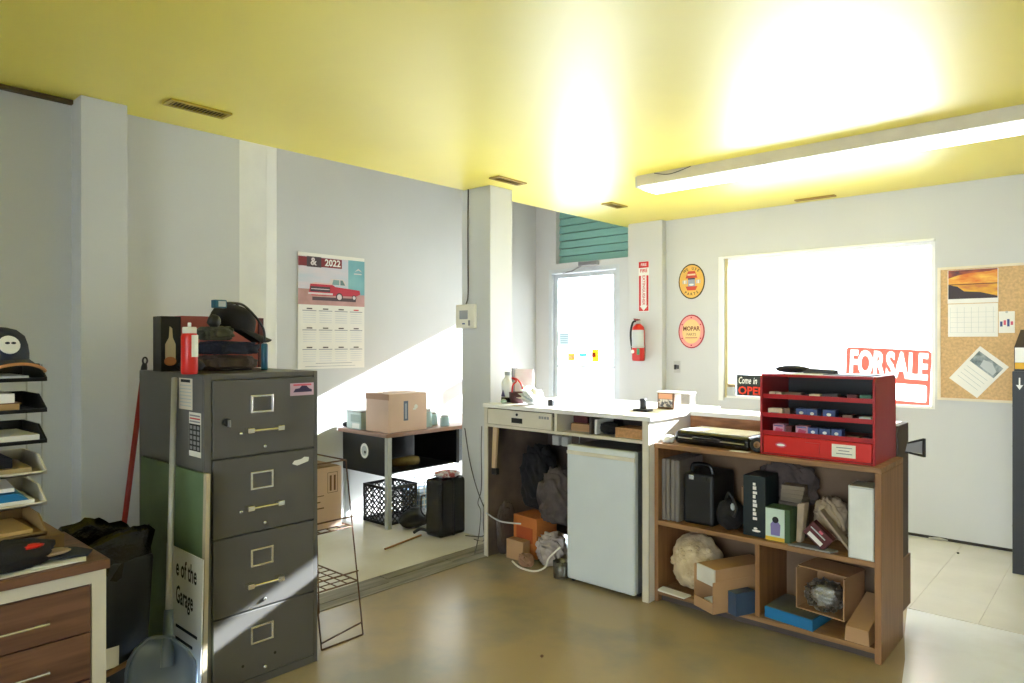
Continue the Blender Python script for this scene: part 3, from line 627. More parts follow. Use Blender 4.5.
AQ('truck_body', tred, [(.15,.655),(.17,.735),(.50,.735),(.54,.72),(.92,.70),(.93,.665),(.86,.645),(.52,.64),(.20,.635)], .0084, cal)
AQ('truck_cab', tlt, [(.44,.735),(.47,.79),(.66,.79),(.72,.735)], .0084, cal)
AQ('truck_glass', mat('print glass', (128, 160, 160), .5), [(.49,.738),(.51,.782),(.60,.782),(.60,.738)], .009, cal)
AQ('truck_glass', mat('print glass dark', (104, 128, 134), .5), [(.615,.738),(.615,.782),(.65,.782),(.69,.738)], .009, cal)
AQ('truck_hood', mat('print hood', (226, 188, 190), .5), [(.17,.735),(.24,.75),(.50,.745),(.50,.735)], .009, cal)
A('truck_grille', tdk, .17, .46, .67, .715, .009); A('truck_bumper', tlt, .14, .50, .645, .662, .0094); A('grille_bar', tlt, .18, .45, .690, .696, .0098)
for u, r_ in ((.60, .034), (.83, .022)):
    AP.disc(MB(), y0+u*(y1-y0), z0+.632*(z1-z0), r_, .0094).build('truck_tyre', tdk, cal); AP.disc(MB(), y0+u*(y1-y0), z0+.632*(z1-z0), r_*.68, .010).build('truck_wheel', tlt, cal)
A('banner', mat('print maroon', (128, 34, 44), .5), .0, .64, .885, .965, .0078); A('banner_badge', tdk, .12, .33, .88, .97, .0084)
AP.text('&', y0+.215*(y1-y0), z0+.926*(z1-z0), .085, tlt, cal, off=.0095, bold=.03)
AP.text('2022', y0+.50*(y1-y0), z0+.925*(z1-z0), .075, white_m, cal, off=.0095, sx=1.0, bold=.03)
AQ('side_star', tlt, [(.84,.87),(.90,.885),(.96,.87),(.90,.90)], .009, cal); A('side_mark', tlt, .83, .95, .845, .855, .009)
gm = mat('print grid', (176, 176, 184), .6); dm = mat('print days', (222, 222, 226), .6)
for r_, v in enumerate((.50, .333, .165)):
    for k in range(4):
        u = .06+.235*k; A('month_rule', gm, u, u+.20, v, v+.008); A('month_name', tdk if k < 3 or r_ else redb_m, u+.06, u+.14, v+.016, v+.026)
        for d in range(5): A('week_row', dm, u+.01, u+.19, v-.02-.02*d, v-.014-.02*d)
A('foot_line', gm, .25, .8, .045, .05); A('foot_line', gm, .1, .85, .02, .024)
# desk in the alcove
ad = thing('alcove_desk', 'metal desk with black panels, grey legs and wood top in the alcove', 'desk', (-4.6, 3.9, 0))
B(-4.895, -4.24, 3.28, 5.0, .715, .745).build('desk_top', mat('pink brown laminate', (150, 116, 100), .4), ad, bevel=.004)
ep = B(-4.86, -4.30, 3.305, 3.325, .41, .714).build('end_panel', blackm_m, ad, bevel=.003)
EP = PL((-4.86, 3.305, .41), UX, UZ); e = EP.disc(MB(), .30, .175, .052, .001, ry=.06).build('round_sticker', white_m, ep, label='round white sticker'); EP.disc(MB(), .30, .175, .035, .0018, ry=.04).build('sticker_ring', lgrey_m, ep); EP.disc(MB(), .31, .165, .012, .0025).build('sticker_mark', ink_m, ep)
for (x, y) in ((-4.275, 3.32), (-4.85, 3.335), (-4.275, 4.95), (-4.85, 4.95)): B(x-.02, x+.02, y-.02, y+.02, .0065, .714).build('leg', lgrey_m, ad, bevel=.003)
B(-4.80, -4.25, 4.02, 4.05, .43, .714).build('inner_panel', blackm_m, ad); B(-4.85, -4.84, 3.36, 4.9, .43, .714).build('back_panel', blackm_m, ad)
B(-4.83, -4.29, 3.36, 4.02, .425, .435).build('shelf', blackm_m, ad)
for z_ in (.44, .575): 
    d = B(-4.30, -4.27, 4.055, 4.5, z_, z_+.128).build('drawer', mat('grey drawer', (120, 128, 140), .4), ad, bevel=.003); B(-4.268, -4.255, 4.2, 4.34, z_+.06, z_+.075).build('handle', chrome_m, d)
MB().tube([(-4.45,3.50,.475),(-4.42,3.62,.478),(-4.40,3.72,.476)], [.03,.038,.034], 14).build('rope_hank', olive_m, smooth=True, label='olive rope bundle on the shelf of the alcove desk', cat='rope')
DZ = .7455
cb = thing('shipping_carton', 'closed pinkish cardboard carton with blue label on the alcove desk', 'carton', (-4.43, 3.52, DZ))
B(-4.57, -4.28, 3.325, 3.715, DZ, 1.045).build('body', cardp_m, cb, bevel=.003)
MB().box(-4.572, -4.278, 3.323, 3.331, 1.0, 1.0465).box(-4.45, -4.40, 3.324, 3.716, 1.0452, 1.0462).build('flap_edge', mat('carton edge', (186, 148, 124), .7), cb)
KP = PL((-4.28, 3.325, DZ), UY, UZ); KP.rect(MB(), .15, .195, .085, .24).build('label', mat('slate label', (96, 106, 130), .6), cb); KP.rect(MB(), .163, .182, .10, .22, .0015).build('label_window', mat('label pale', (170, 176, 190), .6), cb)
KP.disc(MB(), .275, .19, .018, .001).build('sticker', white_m, cb); KP.rect(MB(), .245, .275, .165, .18, .001).build('sticker', white_m, cb)
MB().prism([(-4.60,3.52,DZ),(-4.60,3.70,DZ),(-4.60,3.66,1.08),(-4.60,3.53,1.095)], (-.012, 0, 0)).build('grey_folder', grey_m, label='dark folder standing behind the pinkish carton', cat='folder')
gl = thing('clear_bin', 'pale grey see-through storage box left of the carton on the alcove desk', 'storage box', (-4.72, 3.34, DZ))
B(-4.80, -4.60, 3.30, 3.44, DZ, .885).build('body', mat('frosted plastic', (176, 194, 192), .3, var=.1), gl, bevel=.008); B(-4.806, -4.594, 3.294, 3.446, .885, .90).build('lid', lgrey_m, gl, bevel=.003)
PL((-4.80, 3.30, DZ), UX, UZ).rect(MB(), .08, .18, .01, .05, .001).build('label', white_m, gl); PL((-4.80, 3.30, DZ), UX, UZ).rect(MB(), .06, .19, .06, .12, .001).build('window_patch', mat('green grey', (140, 160, 152), .4), gl)
MB().blob((-4.855, 3.345, DZ+.024), (.036, .042, .024), 31, .15, 3, 3, flat=.9).build('desk_gadget', black_m, smooth=True, label='black desk gadget at the far left end of the alcove desk', cat='gadget')
for k, (x, y, r_, h_, lab) in enumerate([(-4.38, 3.80, .045, .15, 'tall glass jar beside the carton on the alcove desk'), (-4.45, 3.92, .05, .11, 'wide glass jar near the column on the alcove desk'), (-4.32, 3.95, .04, .09, 'short glass jar at the front edge of the alcove desk')]):
    j = thing('glass_jar', lab, 'jar', (x, y, DZ), 'jars on the alcove desk')
    MB().lathe((x, y, DZ), [(r_*.95,0),(r_,.006),(r_,h_*.75),(r_*.8,h_*.85)], 20).build('body', mat('pale jar glass', (170, 200, 204), .1, var=.1), j, smooth=True); MB().lathe((x, y, DZ+h_*.85), [(r_*.82,0),(r_*.82,h_*.13),(r_*.7,h_*.15)], 20).build('lid', lgrey_m, j, smooth=True)
# lattice crate
AF = .0065
mc = thing('milk_crate', 'black plastic lattice crate under the alcove desk', 'crate', (-4.50, 3.51, AF))
cx0, cx1, cy0, cy1, ch = -4.655, -4.345, 3.36, 3.67, .305
q = MB().box(cx0, cx1, cy0, cy1, AF, AF+.01)
for z_ in (AF, ch-.02): q.box(cx0, cx1, cy0, cy0+.012, z_, z_+.022).box(cx0, cx1, cy1-.012, cy1, z_, z_+.022).box(cx0, cx0+.012, cy0, cy1, z_, z_+.022).box(cx1-.012, cx1, cy0, cy1, z_, z_+.022)
for x in (cx0, cx1-.014):
    for y in (cy0, cy1-.014): q.box(x, x+.014, y, y+.014, AF, ch)
q.build('frame', black_m, mc)
def lattice(o, u, v, W_, H_, n):
    q = MB(); st_ = W_/n; u = Vector(u); v = Vector(v); nn = u.cross(v).normalized()*.006; hw = .005
    for s_ in (1, -1):
        k = -n
        for k in range(-n, 2*n):
            # line from (k*st,0) direction (s,1)
            pts = []
            a0 = k*st_; t0, t1 = 0, H_
            if s_ > 0: t0 = max(t0, -a0); t1 = min(t1, W_-a0)
            else: a0 = W_-a0; t0 = max(t0, a0-W_); t1 = min(t1, a0)
            if t1-t0 < .01: continue
            p = o+u*(a0+s_*t0)+v*t0; r_ = o+u*(a0+s_*t1)+v*t1; d = (r_-p).normalized(); sd_ = d.cross(nn).normalized()*hw
            q.prism([p-sd_, p+sd_, r_+sd_, r_-sd_], nn)
    return q
for nm, o, u in (('lattice', (cx0+.012, cy0+.003, AF+.02), UX), ('lattice', (cx0+.012, cy1-.009, AF+.02), UX), ('lattice', (cx0+.003, cy0+.012, AF+.02), UY), ('lattice', (cx1-.009, cy0+.012, AF+.02), UY)):
    lattice(Vector(o), u, UZ, .286, .262, 6).build('lattice', black_m, mc)
wc = thing('crate_light_grid', 'added white and blue wire grid for sunlight inside the crate', 'basket', (-4.48, 3.85, AF))  # added pale grid, stands in for the crate interior lit by the sun
bx0, bx1, by0, by1 = -4.62, -4.36, 3.70, 3.98
q = MB()
for k in range(7):
    z_ = AF+.01+.045*k; q.tube([(bx0,by0,z_),(bx1,by0,z_),(bx1,by1,z_),(bx0,by1,z_)], .005, 6, closed=True)
for k in range(6):
    t = k/5; x = bx0+(bx1-bx0)*t; y = by0+(by1-by0)*t
    for p in ((x, by0), (x, by1), (bx0, y), (bx1, y)): q.tube([(p[0],p[1],AF+.002),(p[0],p[1],AF+.285)], .005, 6)
q.build('wire_frame', white_m, wc); B(bx0+.02, bx1-.02, by0+.03, by1-.03, AF+.003, AF+.2).build('blue_panel', mat('pale blue panel', (150, 182, 212), .4), wc)
MB().blob((-4.17, 3.50, AF+.075), (.075, .15, .078), 41, .12, 2.5, 4, flat=.95).build('gear_bag', black_m, smooth=True, label='low black bag on the alcove floor beside the desk leg', cat='bag')
MB().blob((-4.09, 3.70, AF+.06), (.05, .06, .06), 42, .25, 3, 4, flat=.9, fold=.08).build('rag', mat('plaid rag', (150, 110, 112), .9, c2=(210, 206, 214), scale=18), smooth=True, label='striped rag between the black bag and the black case', cat='rag')
# hard black case with towel
hc = thing('hard_case', 'upright black hard case with pull handle on the alcove floor', 'case', (-3.83, 3.52, AF))
B(-3.945, -3.77, 3.405, 3.70, AF, .43).build('shell', blackg_m, hc, bevel=.025, seg=3)
B(-3.95, -3.765, 3.53, 3.545, AF+.004, .433).build('seam', black_m, hc, bevel=.003)
MB().tube(spline([(-3.95,3.41,.30),(-4.0,3.42,.28),(-4.0,3.42,.18),(-3.95,3.41,.15)]), .008, 8).build('side_handle', black_m, hc, smooth=True)
MB().tube(spline([(-3.90,3.43,.03),(-3.97,3.39,.05),(-4.02,3.36,.02)]), .012, 8).build('foot', black_m, hc, smooth=True)
MB().blob((-3.86, 3.55, .456), (.085, .11, .026), 43, .2, 3, 4, flat=.9, fold=.1).build('plaid_towel', mat('plaid cloth', (176, 84, 88), .9, c2=(214, 210, 220), scale=22, ramp=(.45, .55)), smooth=True, label='red and white cloth lying on the black hard case', cat='cloth')
a, b_ = atz(385, 549, .014), atz(421, 535, .014); MB().tube([a, b_], .007, 8).build('wooden_stick', mat('orange wood', (176, 124, 72), .5), label='thin wooden stick on the alcove floor before the black case', cat='stick')
# ================================================================== COLUMN
th = thing('thermostat', 'white wall thermostat with small grey screen on the column', 'thermostat', (-3.735, 3.635, 1.555))
ty = 3.65
B(-3.84, -3.635, ty-.03, ty-.0005, 1.555, 1.735).build('body', ivory_m, th, bevel=.008, seg=3)
TP = PL((-3.825, ty-.03, 1.555), UX, UZ); TP.rect(MB(), .03, .12, .07, .135).build('screen', mat('lcd', (150, 152, 158), .3), th); TP.rect(MB(), .06, .09, .03, .04).build('logo', bluep_m, th); TP.rect(MB(), .125, .145, .02, .06, .001, .002).build('button', grey_m, th)
MB().tube(spline([(-3.725,ty-.006,2.603),(-3.728,ty-.007,2.3),(-3.725,ty-.008,2.0),(-3.722,ty-.012,1.80),(-3.735,ty-.02,1.737)]), .005, 6).build('thermostat_cable', mat('dark cable', (70, 62, 50), .6), label='dark cable running down the column to the thermostat', cat='cable')
MB().tube(spline([(-3.765,ty-.004,.80),(-3.70,ty-.012,.55),(-3.60,ty-.03,.35),(-3.50,ty-.035,.2),(-3.44,ty-.03,.12),(-3.52,ty-.05,.04),(-3.62,ty-.03,.012),(-3.70,ty-.06,.010)]), .004, 6).build('loose_cable', cable_m, label='loose grey cable hanging on the column foot', cat='cable')
cds = [([(-3.288,3.345,.88),(-3.291,3.342,.72),(-3.287,3.342,.56),(-3.291,3.34,.44),(-3.31,3.33,.36),(-3.289,3.335,.30),(-3.30,3.33,.15),(-3.33,3.32,.012)], cable_m, 'thin grey cord hanging along the left end of the counter'),
       ([(-3.40,3.62,.62),(-3.36,3.55,.50),(-3.33,3.48,.42),(-3.37,3.46,.34),(-3.44,3.52,.24),(-3.48,3.56,.12),(-3.50,3.58,.012),(-3.58,3.56,.012)], black_m, 'thin black cord looping from the column foot towards the counter')]
for pts, m_, lab in cds: MB().tube(spline(pts), .0032, 6).build('hanging_cord', m_, label=lab, cat='cord', group='cords by the counter')
# ================================================================== COUNTER
ctn = thing('service_counter', 'white-topped service counter with drawer and cubbies', 'counter', (-2.64, 3.75, 0))
ZT = 1.036
B(-3.285, -1.985, 3.35, 4.22, ZT-.026, ZT).build('counter_top', lam_m, ctn, bevel=.003)
B(-1.985, -.90, 3.812, 4.06, ZT-.026, ZT).build('counter_top', lam_m, ctn, bevel=.003)
B(-3.275, -3.245, 3.365, 4.20, .001, ZT-.0265).build('left_panel', mat('brown side panel', (122, 104, 92), .6, c2=(92, 78, 70), scale=5), ctn)
B(-3.275, -3.245, 3.355, 3.365, .001, ZT-.0265).build('panel_edge', cream_m, ctn)
B(-2.04, -2.0, 3.365, 4.20, .001, ZT-.0265).build('right_panel', lam_m, ctn); B(-2.04, -2.0, 3.355, 3.365, .001, ZT-.0265).build('panel_edge', cream_m, ctn)
B(-3.245, -2.04, 4.0, 4.02, .05, ZT-.027).build('back_panel', dkbrown_m, ctn)
B(-3.245, -2.04, 3.37, 3.98, .885, .898).build('apron_shelf', cream_m, ctn); B(-3.245, -2.04, 3.357, 3.37, .882, .900).build('apron_edge', cream_m, ctn)
B(-2.672, -2.652, 3.36, 3.98, .898, 1.009).build('divider', cream_m, ctn); B(-2.435, -2.42, 3.40, 3.98, .898, 1.009).build('divider', dkbrown_m, ctn); B(-2.652, -2.04, 3.75, 3.76, .898, 1.009).build('cubby_back', dkbrown_m, ctn)
dw = B(-3.238, -2.69, 3.352, 3.375, .903, 1.004).build('drawer', cream_m, ctn, bevel=.003)
B(-3.02, -2.93, 3.348, 3.352, .925, .957).build('pull', black_m, dw); MB().lathe((-2.975, 3.352, .980), [(.009,0),(.009,.004)], 14, Matrix.Rotation(R(90), 3, 'X')).build('lock', ink_m, dw)
for k in range(4): B(-2.79+.022*k, -2.775+.022*k, 3.350, 3.352, .968, .984).build('scuff_label', grey_m, dw)
B(-1.985, -.90, 3.812, 3.83, .05, ZT-.0265).build('back_board', osb_m, ctn)
B(-.895, -.866, 3.814, 4.03, .12, ZT).build('end_panel', dkbrown_m, ctn); B(-.8655, -.858, 3.86, 4.04, .10, .36).build('end_flap', mat('brown flap', (120, 88, 60), .6), ctn)
B(-1.985, -.93, 4.03, 4.05, .004, ZT-.0265).build('front_board', white_m, ctn)
# things in the cubbies
def simple(name, mb, m, label, cat, **k): return mb.build(name, m, label=label, cat=cat, **k)
simple('wood_block', B(-2.25, -2.06, 3.40, 3.55, .8985, .955), mat('particle board', (190, 142, 92), .7, var=.15, scale=60), 'particle board offcut in the right cubby of the counter', 'wood block', bevel=.002)
simple('black_bundle', MB().blob((-2.33, 3.47, .936), (.065, .06, .038), 51, .12, 3, 4, flat=.97), bcloth_m, 'black cloth bundle left of the wood offcut in the cubby', 'cloth', smooth=True)
simple('manual', B(-2.41, -2.395, 3.42, 3.6, .8985, .985), paper_m, 'white booklet standing against the cubby divider', 'booklet')
simple('tan_carton', B(-2.62, -2.46, 3.46, 3.62, .8985, .945), card_m, 'small tan carton in the left cubby of the counter', 'carton', bevel=.002)
simple('maroon_tin', B(-2.63, -2.52, 3.50, 3.64, .946, .99), maroon_m, 'dark red tin on the tan carton in the left cubby', 'tin', bevel=.003)
# fridge
fr = thing('mini_fridge', 'white compact fridge with rounded door under the counter', 'fridge', (-2.32, 3.6, 0))
B(-2.548, -2.085, 3.385, 3.84, .02, .826).build('cabinet', mat('grey fridge shell', (120, 120, 120), .4), fr, bevel=.005)
B(-2.556, -2.08, 3.335, 3.382, .022, .832).build('door', mat('fridge white', (214, 220, 222), .32, var=.015), fr, bevel=.012, seg=3)
B(-2.556, -2.08, 3.331, 3.345, .775, .80).build('handle_recess', mat('cream fridge strip', (222, 216, 198), .35), fr, bevel=.006)
for x in (-2.53, -2.10): MB().lathe((x, 3.42, .001), [(.014,0),(.014,.02)], 12).build('foot', black_m, fr)
MB().lathe((-2.53, 3.37, .006), [(.012,0),(.012,.018)], 12).build('hinge', black_m, fr)
# heap under the counter
def heap(name, c, rad, seed, m, label, cat, amp=.15, fold=.06, **k): return MB().blob(c, rad, seed, amp*.6, 2.2, 5, flat=.92, fold=fold*1.1, sq=.8).build(name, m, smooth=True, label=label, cat=cat, **k)
oc = thing('orange_carton', 'worn orange and tan carton on the floor under the counter', 'carton', (-3.055, 3.63, 0))
rotz_box(-3.055, 3.63, .001, .22, .20, .27, R(-4)).build('body', ora_m, oc, bevel=.003)
rotz_box(-3.062, 3.526, .10, .15, .003, .10, R(-4)).build('label', mat('rust print', (180, 84, 44), .6), oc)
B(-3.14, -2.99, 3.43, 3.50, .001, .13).build('tan_box', card_m, bevel=.002, label='low tan box in front of the orange carton under the counter', cat='box')
heap('jacket', (-2.805, 3.585, .435), (.135, .11, .19), 52, gcloth_m, 'crumpled grey brown jacket heaped under the counter beside the fridge', 'jacket', .18, .09)
heap('jacket', (-3.10, 3.73, .50), (.125, .11, .225), 53, bcloth_m, 'black jacket heaped behind the grey one under the counter', 'jacket', .18, .07)
heap('dark_sack', (-3.203, 3.50, .17), (.026, .09, .18), 54, dkbrown_m, 'tall dark sack standing against the left counter panel', 'sack', .15, .05)
heap('plastic_bag', (-2.815, 3.52, .105), (.10, .085, .105), 55, mat('clear grey bag', (176, 164, 158), .3, var=.25, scale=14), 'crumpled pale plastic bag under the grey jacket', 'bag', .25, .1)
heap('paper_scrap', (-2.92, 3.38, .042), (.055, .035, .042), 56, mat('brown paper scrap', (158, 118, 92), .6, var=.2, scale=12), 'crumpled brown paper on the floor before the plastic bag', 'paper', .25, .08)
gj = thing('glass_mug', 'clear glass mug on the floor by the fridge foot', 'mug', (-2.63, 3.36, .001))
MB().lathe((-2.625, 3.37, .001), [(.045,0),(.05,.005),(.052,.10),(.048,.10),(.045,.012),(.002,.010)], 24).build('body', plas_m, gj, smooth=True)
MB().lathe((-2.625, 3.37, .012), [(.04,0),(.042,.05),(.002,.055)], 20).build('contents', brown_m, gj, smooth=True); MB().tube(spline([(-2.58,3.34,.08),(-2.565,3.325,.06),(-2.575,3.335,.03)]), .005, 6).build('handle', lgrey_m, gj, smooth=True)
MB().tube(spline([(-3.24,3.34,.30),(-3.10,3.33,.27),(-2.95,3.36,.275)]), .005, 6).build('pale_cord', lgrey_m, label='pale cord reaching into the orange carton', cat='cord', group='cords by the counter')
MB().tube(spline([(-3.04,3.38,.008),(-2.92,3.32,.008),(-2.80,3.315,.012),(-2.72,3.325,.05),(-2.66,3.295,.13),(-2.60,3.33,.20)]), .006, 6).build('ivory_cord', ivory_m, label='ivory cord curling from the floor up to the fridge side', cat='cord', group='cords by the counter')
sw = thing('double_socket', 'pair of white plug adapters at the left panel under the counter', 'socket', (-3.12, 3.70, .70))
for k in range(2): rotz_box(-3.13+.085*k, 3.972, .70, .06, .05, .07, 0).build('adapter', ivory_m, sw, bevel=.005)
MB().prism([(-3.222,3.385,.875),(-3.185,3.385,.875),(-3.205,3.385,.60),(-3.235,3.385,.60)], (0, .02, 0)).build('wood_lath', mat('raw lath', (206, 178, 140), .6), label='raw wooden lath leaning at the left panel under the counter', cat='lath')
B(-3.236, -3.19, 3.385, 3.415, .555, .598).build('clamp_block', black_m, bevel=.004, label='small black clamp below the wooden lath', cat='clamp')
MB().tube([(-2.93,3.99,.88),(-2.935,3.97,.70),(-2.925,3.96,.60)], .003, 6).build('dangling_wire', lgrey_m, label='thin pale wire dangling from the counter underside', cat='wire')
# ---- things on the counter
CZ = ZT+.0005
bh = thing('brochure_frame', 'upright acrylic brochure frame with pink print on the counter end', 'frame', (-3.2, 3.62, CZ))
B(-3.27, -3.10, 3.66, 3.672, CZ, CZ+.225).build('sheet', mat('pink white print', (236, 210, 212), .5, c2=(240, 236, 234), scale=6), bh); B(-3.282, -3.2705, 3.64, 3.69, CZ, CZ+.23).build('side_edge', grey_m, bh); B(-3.27, -3.10, 3.673, 3.71, CZ, CZ+.012).build('foot', lgrey_m, bh)
bt = thing('spray_bottle', 'white spray bottle with dark base standing before the brochure frame', 'bottle', (-3.17, 3.52, CZ))
MB().lathe((-3.225, 3.53, CZ+.035), [(.038,0),(.038,.10),(.03,.12),(.014,.135),(.014,.15)], 20).build('body', white_m, bt, smooth=True); MB().lathe((-3.225, 3.53, CZ), [(.04,0),(.04,.035)], 20).build('base', ink_m, bt, smooth=True)
MB().box(-3.24, -3.19, 3.52, 3.54, CZ+.185, CZ+.21).build('spray_head', lgrey_m, bt, bevel=.004); PL((-3.225, 3.491, CZ), UX, UZ).poly(MB(), [(-.02,.04),(.02,.04),(.0,.09)], .001).build('label_mark', mat('violet ink', (86, 78, 120), .5), bt)
bk = thing('woven_basket', 'small dark basket with red arched handle on the counter', 'basket', (-3.03, 3.52, CZ))
MB().lathe((-3.12, 3.52, CZ), [(.042,0),(.056,.035),(.058,.075),(.052,.075),(.04,.02),(.002,.015)], 20).build('body', mat('dark red weave', (72, 36, 38), .7, var=.3, scale=80), bk, smooth=True)
MB().tube(spline([(-3.17,3.52,CZ+.07),(-3.16,3.52,CZ+.12),(-3.13,3.52,CZ+.15),(-3.17,3.52,CZ+.17)]), .006, 8).build('handle', redb_m, bk, smooth=True); MB().tube(spline([(-3.07,3.52,CZ+.07),(-3.08,3.52,CZ+.12),(-3.12,3.52,CZ+.16),(-3.17,3.52,CZ+.17)]), .006, 8).build('handle', redb_m, bk, smooth=True)
MB().blob((-3.165, 3.43, CZ+.015), (.02, .02, .016), 59, .2, 3, 3, flat=.9).build('trinket', mat('pale green', (180, 206, 190), .4), smooth=True, label='tiny pale green item in front of the spray bottle', cat='gadget')
q = MB(); n = 0
pr = thing('paper_roll', 'crumpled white bundle of receipts on the counter', 'papers', (-2.86, 3.5, CZ))
MB().blob((-2.965, 3.50, CZ+.052), (.075, .065, .055), 60, .22, 3, 4, flat=.9, fold=.08).build('bundle', paper_m, pr, smooth=True)
for k in range(4): q = MB(); q.T = Matrix.Translation((-2.975+.012*k, 3.44, CZ+.035+.018*k)) @ Matrix.Rotation(R(12+9*k), 4, 'Y'); q.box(-.06, .07, -.03, .05, 0, .0015); q.build('sheet', lgrey_m if k % 2 else paper_m, pr)
MB().box(-2.84, -2.80, 3.50, 3.53, CZ, CZ+.04).build('card_reader', black_m, bevel=.004, label='small black item right of the receipts on the counter', cat='gadget')
ph = thing('tape_stand', 'small black stand at the right end of the counter', 'stand', (-2.19, 3.63, CZ))
MB().box(-2.245, -2.15, 3.58, 3.66, CZ, CZ+.012).build('base', black_m, ph, bevel=.003); B(-2.215, -2.18, 3.61, 3.64, CZ+.012, CZ+.075).build('post', black_m, ph, bevel=.006)
cbx = thing('card_holder', 'picture-fronted card holder with clear side on the counter right end', 'card holder', (-2.1, 3.86, CZ))
B(-2.215, -2.105, 3.82, 3.91, CZ, CZ+.10).build('body', brown_m, cbx, bevel=.003); PP = PL((-2.215, 3.82, CZ), UX, UZ); PP.rect(MB(), .01, .105, .062, .095).build('picture_top', mat('peach print', (222, 160, 120), .5), cbx); PP.rect(MB(), .01, .105, .012, .06).build('picture', mat('mixed print', (96, 92, 100), .5, c2=(220, 210, 200), scale=60, ramp=(.45, .55)), cbx)
B(-2.10, -2.0, 3.83, 3.91, CZ, CZ+.098).build('clear_side', plas_m, cbx); B(-2.218, -1.998, 3.815, 3.915, CZ+.1005, CZ+.108).build('lid', white_m, cbx, bevel=.002)

# ================================================================== SHELF UNIT
su = thing('shelf_unit', 'open wooden shelf unit standing before the counter', 'shelf unit', (-1.42, 3.6, 0))
ST = .886
B(-1.998, -.84, 3.41, 3.806, ST-.026, ST).build('top_board', woodh_m, su, bevel=.002)
MB().prism([(-.868,3.41,.001),(-.868,3.806,.001),(-.868,3.806,ST-.0265),(-.868,3.41,ST-.0265)], (.028, 0, 0)).build('side_panel', wood_m, su, bevel=.002)
B(-1.998, -1.975, 3.415, 3.806, .001, ST-.0265).build('side_panel', wood_m, su)
B(-1.975, -.868, 3.415, 3.795, .430, .455).build('shelf', woodh_m, su, bevel=.002)
B(-1.975, -.868, 3.42, 3.795, .040, .064).build('shelf', woodh_m, su, bevel=.002)
B(-1.975, -.868, 3.455, 3.475, .001, .040).build('plinth', dkbrown_m, su)
B(-1.425, -1.403, 3.425, 3.795, .0645, .4295).build('divider', wood_m, su)
B(-1.975, -.868, 3.7955, 3.806, .001, ST-.027).build('back_board', mat('brown back', (122, 96, 72), .6, var=.1), su)
MZ, BZ, TZ = .4555, .0645, ST+.0005
# middle shelf
for k, x in enumerate((-1.970, -1.913)):
    c_ = thing('grey_case', ['grey moulded case upright at the left end of the middle shelf', 'grey moulded case pressed between its twin and the black case'][k], 'case', (x+.026, 3.6, MZ), 'grey cases on the shelf')
    B(x, x+.026, 3.44, 3.73, MZ, .80).build('shell_half', mat('grey taupe', (128, 120, 114), .5), c_, bevel=.01, seg=3); B(x+.0265, x+.052, 3.44, 3.73, MZ, .80).build('shell_half', mat('grey taupe', (120, 112, 106), .5), c_, bevel=.01, seg=3)
bc = thing('black_hard_case', 'tall black hard case with top handle on the middle shelf', 'case', (-1.75, 3.6, MZ))
B(-1.852, -1.672, 3.47, 3.74, MZ, .735).build('shell', black_m, bc, bevel=.018, seg=3); MB().tube(spline([(-1.82,3.52,.73),(-1.81,3.52,.775),(-1.72,3.52,.775),(-1.70,3.52,.73)]), .012, 8).build('handle', blackg_m, bc, smooth=True)
B(-1.815, -1.785, 3.464, 3.472, .70, .725).build('latch', chrome_m, bc, bevel=.002); B(-1.74, -1.71, 3.464, 3.472, .70, .725).build('latch', black_m, bc, bevel=.002)
bb = thing('camera_bag', 'small rounded black bag right of the black hard case', 'bag', (-1.6, 3.55, MZ))
MB().blob((-1.60, 3.53, MZ+.075), (.072, .09, .08), 71, .1, 2.5, 4, flat=.93).build('pouch', bcloth_m, bb, smooth=True); MB().tube(spline([(-1.62,3.50,MZ+.14),(-1.585,3.47,MZ+.20),(-1.55,3.48,MZ+.13),(-1.555,3.46,MZ+.08)]), .007, 8).build('strap', black_m, bb, smooth=True)
MB().blob((-1.565, 3.47, MZ+.13), (.012, .008, .02), 72, .2, 3, 2).build('buckle', lgrey_m, bb, smooth=True)
simple('tan_box', B(-1.60, -1.52, 3.66, 3.74, MZ, .66), card_m, 'small tan carton behind the rounded black bag', 'box', bevel=.002)
kb = thing('black_software_box', 'tall black box with vertical white print on the middle shelf', 'box', (-1.44, 3.57, MZ))
dteal = mat('black teal card', (26, 38, 42), .4); B(-1.504, -1.388, 3.462, 3.635, MZ, .765).build('body', dteal, kb, bevel=.002)
KB = PL((-1.504, 3.462, MZ), UX, UZ)
for k in range(9): KB.rect(MB(), .052, .074-.004*(k % 3), .085+.022*k, .099+.022*k+.004*(k % 2)).build('print_mark', paper_m, kb)
KB.disc(MB(), .07, .03, .022, .001, ry=.006).build('logo', paper_m, kb); KB.disc(MB(), .066, .042, .01, .001, ry=.005).build('logo', paper_m, kb)
gbx = thing('green_box', 'green box with pale front picture of a purple bottle on the shelf', 'box', (-1.31, 3.52, MZ))
B(-1.382, -1.258, 3.445, 3.55, MZ, .622).build('body', mat('dark green card', (62, 92, 58), .5), gbx, bevel=.002); GB = PL((-1.382, 3.445, MZ), UX, UZ)
GB.rect(MB(), .003, .098, .003, .163).build('front_print', mat('mint white', (206, 224, 212), .5), gbx); GB.rect(MB(), .003, .098, .003, .022, .0014).build('gold_band', yel_m, gbx)
GB.poly(MB(), [(.03,.03),(.075,.03),(.078,.085),(.065,.10),(.04,.10),(.028,.085)], .0016).build('bottle_print', mat('violet print', (132, 122, 178), .5), gbx); GB.disc(MB(), .053, .108, .016, .0019).build('bottle_top_print', ink_m, gbx)
heap('dark_garment', (-1.36, 3.705, .70), (.15, .033, .12), 73, mat('dark brown cloth', (84, 72, 68), .9, var=.2, scale=20), 'dark brown garment stuffed at the back of the middle shelf', 'garment', .2, .07)
q = MB()
